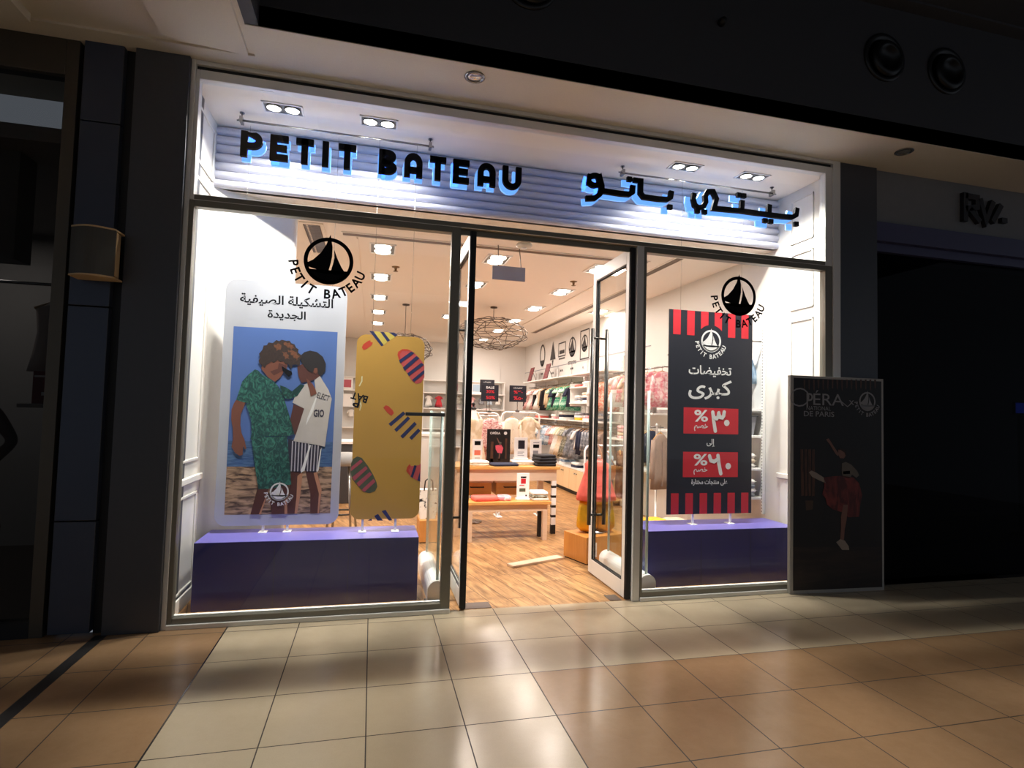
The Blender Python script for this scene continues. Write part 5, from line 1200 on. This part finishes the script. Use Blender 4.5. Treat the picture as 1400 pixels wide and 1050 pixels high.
def art_ball(q, pl):
    quad(q, pl, .16, .0, .28, .62, CUR); quad(q, pl, .78, .1, .86, .72, CUR); quad(q, pl, .02, .0, .98, .10, OPF)
    for pts, m in (([(.40, .74), (.45, .72), (.55, .58), (.50, .57)], OSK), ([(.50, .50), (.60, .50), (.62, .60), (.54, .62)], OTOP), ([(.36, .50), (.60, .54), (.70, .42), (.64, .26), (.46, .28), (.38, .38)], mat('printed_pink_tutu', (236, 96, 112), .5)), ([(.52, .28), (.58, .28), (.55, .08), (.51, .08)], OSK), ([(.48, .05), (.58, .05), (.57, .10), (.50, .10)], SHOE)): q.face([pl(*z) for z in pts], m)
    text_on(q, 'OPÉRA', M_WINK, (*[pl(.12, .84)[0], pl(.12, .84)[2]], *[pl(.56, .93)[0], pl(.56, .93)[2]]), lambda u, v: (u, 2.7985, v), .02)
    q.face([pl(.78+.07*math.cos(a*.4), .88+.05*math.sin(a*.4)) for a in range(16)], M_WINK)
easel('advert_board', 'small dark ballerina board standing on the taller table', 1.43, 1.735, .826, 1.262, 2.80, OPB, art_ball, False)
for k, (w_, d_, h_) in enumerate(((.27, .30, .035), (.27, .30, .035), (.26, .28, .035), (.24, .26, .03))):
    folded((2.13, 2.60, .826+k*.0355), (w_, d_, h_), 'black', f'black folded garment in the dark pile on the taller table, {ORD[k]} up', 'black folded clothes on the taller table', .1*k-.1)
folded((1.60, 2.56, .826), (.34, .24, .03), 'navy', 'navy folded garment lying flat before the small ballerina board', rot=.1)
stack(1.88, 2.72, .826, ('cream', 'white'), (.30, .26, .025), 'under the card with navy square on the taller table')
stack(1.28, 2.55, .826, ('cream', 'white'), (.24, .2, .03), 'at the left end of the taller table')
folded((1.31, 2.25, .456), (.30, .22, .05), 'coral', 'coral folded garment at the left of the low table', rot=.1)
folded((1.54, 2.26, .456), (.16, .2, .05), 'pink', 'pale pink folded garment beside the white card on the low table', rot=-.1)
stack(1.96, 2.25, .456, ('white', 'khaki', 'white'), (.2, .24, .034), 'at the right end of the low table')

# ---- racks with clothes facing the door, behind the tables
M_RACK = mat('white_painted_tube', (244, 242, 240), .35, noise=.0)
def rack(label, x0, x1, y, z, arch=True):
    t = thing('garment_rack', label, 'clothes rack', ((x0+x1)/2, y, 0)); o = t.location
    q = MB(o); pts = [(x0, y, 0.02), (x0, y, z-.06), (x0+.02, y, z-.02), (x0+.06, y, z), (x1-.06, y, z), (x1-.02, y, z-.02), (x1, y, z-.06), (x1, y, 0.02)]
    q.tube(pts, .013, M_RACK, 8); q.build('frame', parent=t)
    for x in (x0, x1):
        q = MB(o); q.box((x-.02, y-.14, 0), (x+.02, y+.14, .02), M_RACK, .004); q.build('foot', parent=t)
    return t
rack('white arched clothes rack behind the taller table, left one', 1.30, 1.76, 3.62, 1.46); rack('white arched clothes rack behind the taller table, right one', 1.80, 2.36, 3.62, 1.48)
put_garment('shirt', 'dusty rose', (1.64, 3.62, 1.456), .05, 'rose striped shirt facing the door behind the small ballerina board', None, 1.0, 1.1)
put_garment('dress', 'pink', (1.46, 3.62, 1.456), .05, 'pink dress on the left arched rack, beside the rose shirt', None, .7, 1.0)
put_garment('cardigan', 'dotted cream', (1.95, 3.62, 1.476), .0, 'cream cardigan with dark dots facing the door on the right arched rack', None, .9, 1.15)
put_garment('dress', 'cream', (2.20, 3.62, 1.476), .0, 'cream dress facing the door on the right arched rack', None, 0.8, .92)
def sale_sign(x0, x1, z0, z1, y, lines, label, zb):
    s = thing('sale_sign', label, 'sign', ((x0+x1)/2, y, zb)); o = s.location
    q = MB(o); q.box((x0, y, z0), (x1, y+.012, z1), M_NAVY, .002); q.build('panel', parent=s)
    q = MB(o); xc = (x0+x1)/2; q.tube([(xc, y+.02, zb), (xc, y+.02, z0+.05)], .006, M_STEEL, 6); q.box((xc-.03, y-.0, zb), (xc+.03, y+.05, zb+.012), M_STEEL); q.build('stem', parent=s)
    q = MB(o); w, h = x1-x0, z1-z0
    for body, m, (a, b_, c_, d_) in lines:
        q = MB(o); text_on(q, body, m, (x0+w*a, z0+h*b_, x0+w*c_, z0+h*d_), lambda u, v: (u, y-.001, v), .02); q.build('lettering', parent=s)
sale_sign(1.49, 1.74, 1.625, 1.862, 3.60, [('SALE', M_WINK, (.27, .76, .75, .9)), ('30%', M_RED, (.28, .5, .75, .68)), ('50%', M_RED, (.28, .13, .8, .33))], 'navy SALE sign with red percentages on the left arched rack', 1.474)
sale_sign(1.90, 2.15, 1.63, 1.865, 3.60, [(arabic('تخفيضات'), M_WINK, (.22, .8, .75, .9)), ('%٣٠', M_RED, (.25, .5, .78, .72)), ('%٥٠', M_RED, (.25, .12, .8, .35))], 'navy sale sign with Arabic lettering on the right arched rack', 1.494)
sale_sign(1.77, 2.02, 1.80, 2.02, 5.2, [(arabic('تخفيضات'), M_WINK, (.22, .75, .75, .88)), ('%٣٠', M_RED, (.3, .4, .75, .62))], 'navy sale sign further back, above the SALE sign', 1.42)
rack('white clothes rack further back under the third sale sign', 1.70, 2.15, 5.22, 1.405)
put_garment('jacket', 'navy', (1.93, 5.22, 1.40), 0, 'navy jacket on the white rack further back', None)
# dress form with cream sundress
f = thing('dress_form', 'cream sundress on a dress form at the left behind the taller table', 'dress form', (1.33, 3.30, 0)); o = f.location
q = MB(o); q.lathe([(.16, 0), (.16, .012), (.02, .025), (.016, .8)], (1.33, 3.30, 0), M_STEEL, 20); q.build('stand', parent=f)
q = MB(o); q.loft(cone_rings([(.11, .8), (.125, .95), (.10, 1.12), (.13, 1.30), (.12, 1.40), (.05, 1.45), (.04, 1.51)], (1.33, 3.30, 0), 20), M_WALL); q.build('torso', parent=f)
q = MB(o); q.lathe([(.045, 1.51), (.045, 1.525), (.012, 1.535), (.02, 1.57), (.03, 1.575), (.012, 1.60), (.002, 1.605)], (1.33, 3.30, 0), M_BLACK, 16); q.build('finial', parent=f)
q = MB(o); q.loft(cone_rings([(.20, .74), (.185, .86), (.155, 1.02), (.125, 1.14), (.135, 1.28), (.138, 1.36), (.10, 1.40)], (1.33, 3.30, 0), 36, .03, 9, .8), cloth('cream', C['cream'])); q.tube([(1.26, 3.22, 1.39), (1.27, 3.26, 1.46), (1.27, 3.33, 1.46)], .012, cloth('cream', C['cream']), 6); q.tube([(1.40, 3.22, 1.39), (1.39, 3.26, 1.46), (1.39, 3.33, 1.46)], .012, cloth('cream', C['cream']), 6); q.build('sundress', parent=f)

# ---- oak block with a child's dress form, plank, security gates by the door
def block(loc, size, rot, label, card=None):
    t = thing('display_block', label, 'display block', loc, rot); w, d, h = size
    q = MB(); q.box((0, 0, .012), (w, d, h), M_OAKV, .003); q.build('body', parent=t); q = MB(); q.box((.01, .01, 0), (w-.01, d-.01, .012), M_BLACK); q.build('plinth', parent=t)
    if card:
        q = MB(); q.box((card, -.003, .07), (card+.10, 0.0, .21), M_PAPER); q.build('price_card', parent=t)
    return t
block((2.10, 1.04, 0), (.52, .376, .268), math.radians(17), 'oak display block beside the right door leaf', .03)
block((0.56, 2.16, 0), (.24, .35, .25), 0, 'small oak display block seen beside the yellow poster')
mn = thing('dress_form', 'small dress form in coral top and gold trousers on the oak block', 'dress form', (2.30, 1.30, .268)); o = mn.location
q = MB(o); q.lathe([(.11, .268), (.11, .278), (.015, .29), (.013, .60)], (2.30, 1.30, 0), M_STEEL, 16); q.build('stand', parent=mn)
M_GOLD = mat('glossy_gold_cloth', (222, 166, 30), .28, .25, noise=.25, scale=14)
q = MB(o)
for s in (-1, 1): q.loft(cone_rings([(.075, .285), (.118, .33), (.115, .42), (.10, .52), (.085, .60)], (2.30+s*.092, 1.30, 0), 22, .07, 6, .8), M_GOLD)
q.loft(cone_rings([(.165, .565), (.15, .62), (.13, .68)], (2.30, 1.30, 0), 22, .03, 6, .65), M_GOLD); q.build('trousers', parent=mn)
q = MB(o); q.loft(cone_rings([(.215, .60), (.205, .66), (.165, .78), (.125, .90), (.13, .97), (.085, 1.01), (.05, 1.02)], (2.30, 1.30, 0), 28, .04, 8, .7), cloth('coral', C['coral'])); q.build('top', parent=mn)
q = MB(o); q.loft(cone_rings([(.05, 1.0), (.04, 1.05), (.045, 1.06), (.002, 1.065)], (2.30, 1.30, 0), 16), M_WALL); q.build('neck', parent=mn)
bg = thing('handbag', 'brown saddle bag hung beside the coral top', 'bag', (2.58, 1.62, .9)); o = bg.location
rack('low white clothes rail behind the oak block', 2.42, 2.98, 1.95, 1.12)
put_garment('jacket', 'taupe', (2.55, 1.95, 1.118), 1.2, 'taupe jacket on the low rail behind the oak block', None, .8, .9); put_garment('jacket', 'grey', (2.72, 1.95, 1.118), 1.35, 'grey jacket on the low rail behind the oak block', None, .8, .9); put_garment('dress', 'brown', (2.86, 1.95, 1.118), 1.2, 'brown dress at the right end of the low rail behind the oak block', None, .8, .85)
q = MB(o); q.prism(arc(2.58, .84, .075, .085, 180, 360, 12)+[(2.655, .92), (2.505, .92)], 1.60, 1.645, 'y', mat('tan_leather', (150, 92, 48), .45)); q.build('pouch', parent=bg)
q = MB(o); q.tube([(2.508, 1.62, .915), (2.54, 1.75, 1.05), (2.58, 1.95, 1.136), (2.62, 1.75, 1.05), (2.652, 1.62, .915)], .006, mat('tan_leather', (150, 92, 48)), 6); q.build('strap', parent=bg)
pk = thing('wood_plank', 'pale wooden plank lying on the shop floor before the oak block', 'plank', (1.645, 1.225, 0), math.atan2(.25, .60)); q = MB(); q.box((-.325, -.055, 0), (.315, .055, .022), M_ASH, .003); q.build('board', parent=pk)
def gate(label, xc, y0, y1, h, bar):
    t = thing('security_gate', label, 'security gate', (xc, (y0+y1)/2, 0)); o = t.location; r = .075
    q = MB(o); prof = [(xc-r, .0), (xc+r, .0), (xc+r, .09)]+arc(xc, .09, r, .075, 0, 180, 12)[1:-1]+[(xc-r, .09)]
    q.prism(prof, y0, y1, 'y', M_WHITE); q.build('base', parent=t)
    q = MB(o); q.box((xc-r-.02, y0-.03, 0), (xc+r+.02, y0+.05, .02), M_STEEL, .003); q.build('fixing_plate', parent=t)
    q = MB(o); q.box((xc-.011, y0+.03, .16), (xc+.011, y1-.05, h), M_ACRYL, .004); q.build('panel', parent=t)
    for y in (y0+.03, y1-.05):
        q = MB(o); q.tube([(xc, y, .10), (xc, y, h)], .012, mat('frosted_edge', (188, 204, 200), .3), 8); q.build('edge_post', parent=t)
    if bar:
        q = MB(o); q.box((xc-.29, y0+.015, h-.04), (xc+.05, y0+.045, h-.012), mat('dark_bar', (58, 54, 50), .4, .4), .003); q.build('top_bar', parent=t)
gate('clear acrylic security gate on a white base inside the left door leaf', 0.545, 0.22, 1.17, 1.48, True)
gate('clear acrylic security gate on a white base beside the right podium', 2.285, 0.12, 0.98, 1.70, False)

# ---- coat stand and yellow cloth seen left of the sale poster
cx = onY(897, 640, 2.3)[0]
t = thing('coat_stand', 'thin pale stand with taupe coat seen left of the sale poster', 'coat stand', (cx, 2.3, 0)); q = MB(t.location); q.lathe([(.14, 0), (.14, .012), (.014, .025), (.012, 1.36), (.02, 1.37), (.002, 1.39)], (cx, 2.3, 0), M_SHELF, 16); q.tube([(cx-.1, 2.3, 1.34), (cx+.1, 2.3, 1.34)], .008, M_STEEL, 6); q.build('pole', parent=t)
put_garment('jacket', 'taupe', (cx+.02, 2.24, 1.345), .25, 'taupe coat hanging on the pale stand left of the sale poster', None, .85, 1.35)
put_garment('jacket', 'navy', (cx-.04, 2.36, 1.345), -.1, 'navy coat behind the taupe coat on the pale stand', None, .7, .8)
px_ = onY(893, 705, 1.6)[0]
q = MB((px_+.1, 1.62, 0)); q.box((px_-.16, 1.46, 0), (px_+.42, 1.80, .27), M_SHELF, .004); q.build('plinth_block', label='low white plinth behind the right podium', cat='plinth')
folded((px_+.0, 1.6, .271), (.26, .22, .06), 'yellow', 'yellow folded cloth on the low white plinth behind the right podium', rot=.2)
folded((px_+.27, 1.6, .271), (.24, .22, .05), 'cream', 'cream folded cloth beside the yellow one on the low white plinth', rot=-.1)

# ---- back wall: shelves, rail, clothes, framed pictures
t = thing('wall_shelving', 'long white shelving along the back wall', 'shelving', (1.2, 10.35, 0)); o = t.location
for z in (2.24, 1.92, 1.52, 1.0, .55):
    q = MB(o); q.box((-.95, 10.16, z-.026), (3.38, 10.47, z), M_SHELF, .002); q.build('shelf_board', parent=t)
for x in (-.95, .15, 1.25, 2.35, 3.36):
    q = MB(o); q.box((x-.012, 10.18, 0), (x+.012, 10.47, 2.24), M_SHELF); q.build('upright', parent=t)
k = 0
for x, zc, colr, kind in ((1.40, 1.91, 'white', 'dress'), (1.66, 1.91, 'red', 'dress'), (1.92, 1.91, 'white', 'jacket'), (2.18, 1.91, 'khaki', 'shirt'), (2.52, 1.91, 'pink', 'dress'), (2.78, 1.91, 'grey', 'shirt'), (3.0, 1.91, 'pale blue', 'shirt'), (3.22, 1.91, 'white', 'shirt'),
                          (1.42, .99, 'white', 'shirt'), (1.68, .99, 'navy', 'trousers'), (1.94, .99, 'white', 'dress'), (2.55, .99, 'beige', 'dress'), (2.85, .99, 'pink', 'dress'), (-.5, 1.51, 'white', 'shirt'), (-.15, 1.51, 'pink', 'dress')):
    put_garment(kind, colr, (x, 10.30, zc-.026-.02), .0, f'{colr} {kind} under a back wall shelf, {ordw(k)} counting from upper left', 'clothes under the back wall shelves', .45, .46); k += 1
for x, z, colr, lab in ((-.62, 1.921, PNK, 'pale framed card on the back wall shelf, left of the yellow poster'), (-.62, 1.521, M_PAPER, 'white framed card on the lower back wall shelf, left of the yellow poster'), (2.62, 1.921, mat('printed_pale_blue', (170, 196, 214), .5), 'pale blue card on the back wall shelf behind the SALE sign')):
    s = thing('framed_card', lab, 'framed card', (x, 10.2, z)); q = MB(s.location); q.box((x-.14, 10.2, z), (x+.14, 10.22, z+.29), M_SHELF, .003); q.build('frame', parent=s); q = MB(s.location); q.box((x-.10, 10.196, z+.05), (x+.10, 10.2, z+.24), colr); q.build('print', parent=s)
    
for j, x in enumerate((1.52, 1.79, 2.08, 2.65, 2.92, 3.16)):
    stack(x+.0, 10.3, 1.521, [('white', 'black'), ('grey', 'white'), ('white', 'pink'), ('white', 'grey'), ('pink', 'white'), ('navy', 'white')][j], (.2, .22, .012), f'in {ordw(j)} pile on the back wall shelf')
# white cabinet, spotted bag and stool seen beside the posters
t = thing('white_cabinet', 'white panelled cabinet seen between the yellow poster and the door post', 'cabinet', (1.0, 4.3, 0)); o = t.location
q = MB(o); q.box((.62, 4.02, 0), (1.1, 4.6, 1.10), M_WALL, .004); q.build('carcass', parent=t); q = MB(o); q.box((.60, 4.0, 1.10), (1.12, 4.62, 1.14), M_SHELF, .003); q.build('top', parent=t)
for x in (.64, .865):
    q = MB(o); q.box((x, 4.008, .08), (x+.215, 4.02, 1.06), M_WALL, .003); q.build('door', parent=t)
b_ = thing('tote_bag', 'white bag with black spots on the small oak block', 'bag', (.66, 2.32, .25)); o = b_.location
q = MB(o); q.loft([[(.66+sx*w_, 2.32+sy*.06, z) for sx, sy in ((-1, -1), (1, -1), (1, 1), (-1, 1))] for w_, z in ((.085, .25), (.10, .42), (.095, .58))], printed('printed_spots', (30, 30, 34), (240, 236, 230), 22, (1, 1, 1), .36, .42, 0.0), smooth=False); q.build('body', parent=b_)
q = MB(o); q.tube([(.61, 2.26, .57), (.62, 2.26, .68), (.66, 2.26, .71), (.70, 2.26, .68), (.71, 2.26, .57)], .008, M_BLACK, 6); q.build('handle', parent=b_)
s = thing('bar_stool', 'grey seated stool with chrome legs seen between the two window posters', 'stool', (onY(470, 640, 2.6)[0], 2.6, 0)); x = s.location.x; o = s.location
q = MB(o); q.lathe([(.13, .82), (.19, .83), (.2, .90), (.17, .96), (.001, .97)], (x, 2.6, 0), mat('grey_upholstery', (150, 148, 146), .7), 24); q.build('seat', parent=s)
for a in range(4):
    q = MB(o); c_, s__ = math.cos(a*PI/2+.6), math.sin(a*PI/2+.6); q.tube([(x+.1*c_, 2.6+.1*s__, .83), (x+.2*c_, 2.6+.2*s__, 0.01)], .013, M_STEEL, 8); q.build('leg', parent=s)
q = MB(o); q.tube([(x+.168*math.cos(a*.314), 2.6+.168*math.sin(a*.314), .28) for a in range(20)], .010, M_BLACK, 6, closed=True); q.build('foot_ring', parent=s)
tb = thing('cash_desk', 'dark fronted cash desk behind the window posters', 'desk', (-.65, 5.2, 0)); o = tb.location
q = MB(o); q.box((-1.0, 4.9, .0), (-.28, 5.5, .92), mat('dark_desk', (58, 56, 58), .5), .004); q.build('carcass', parent=tb); q = MB(o); q.box((-1.03, 4.86, .92), (-.25, 5.54, .96), M_WHITE, .004); q.build('counter_top', parent=tb)
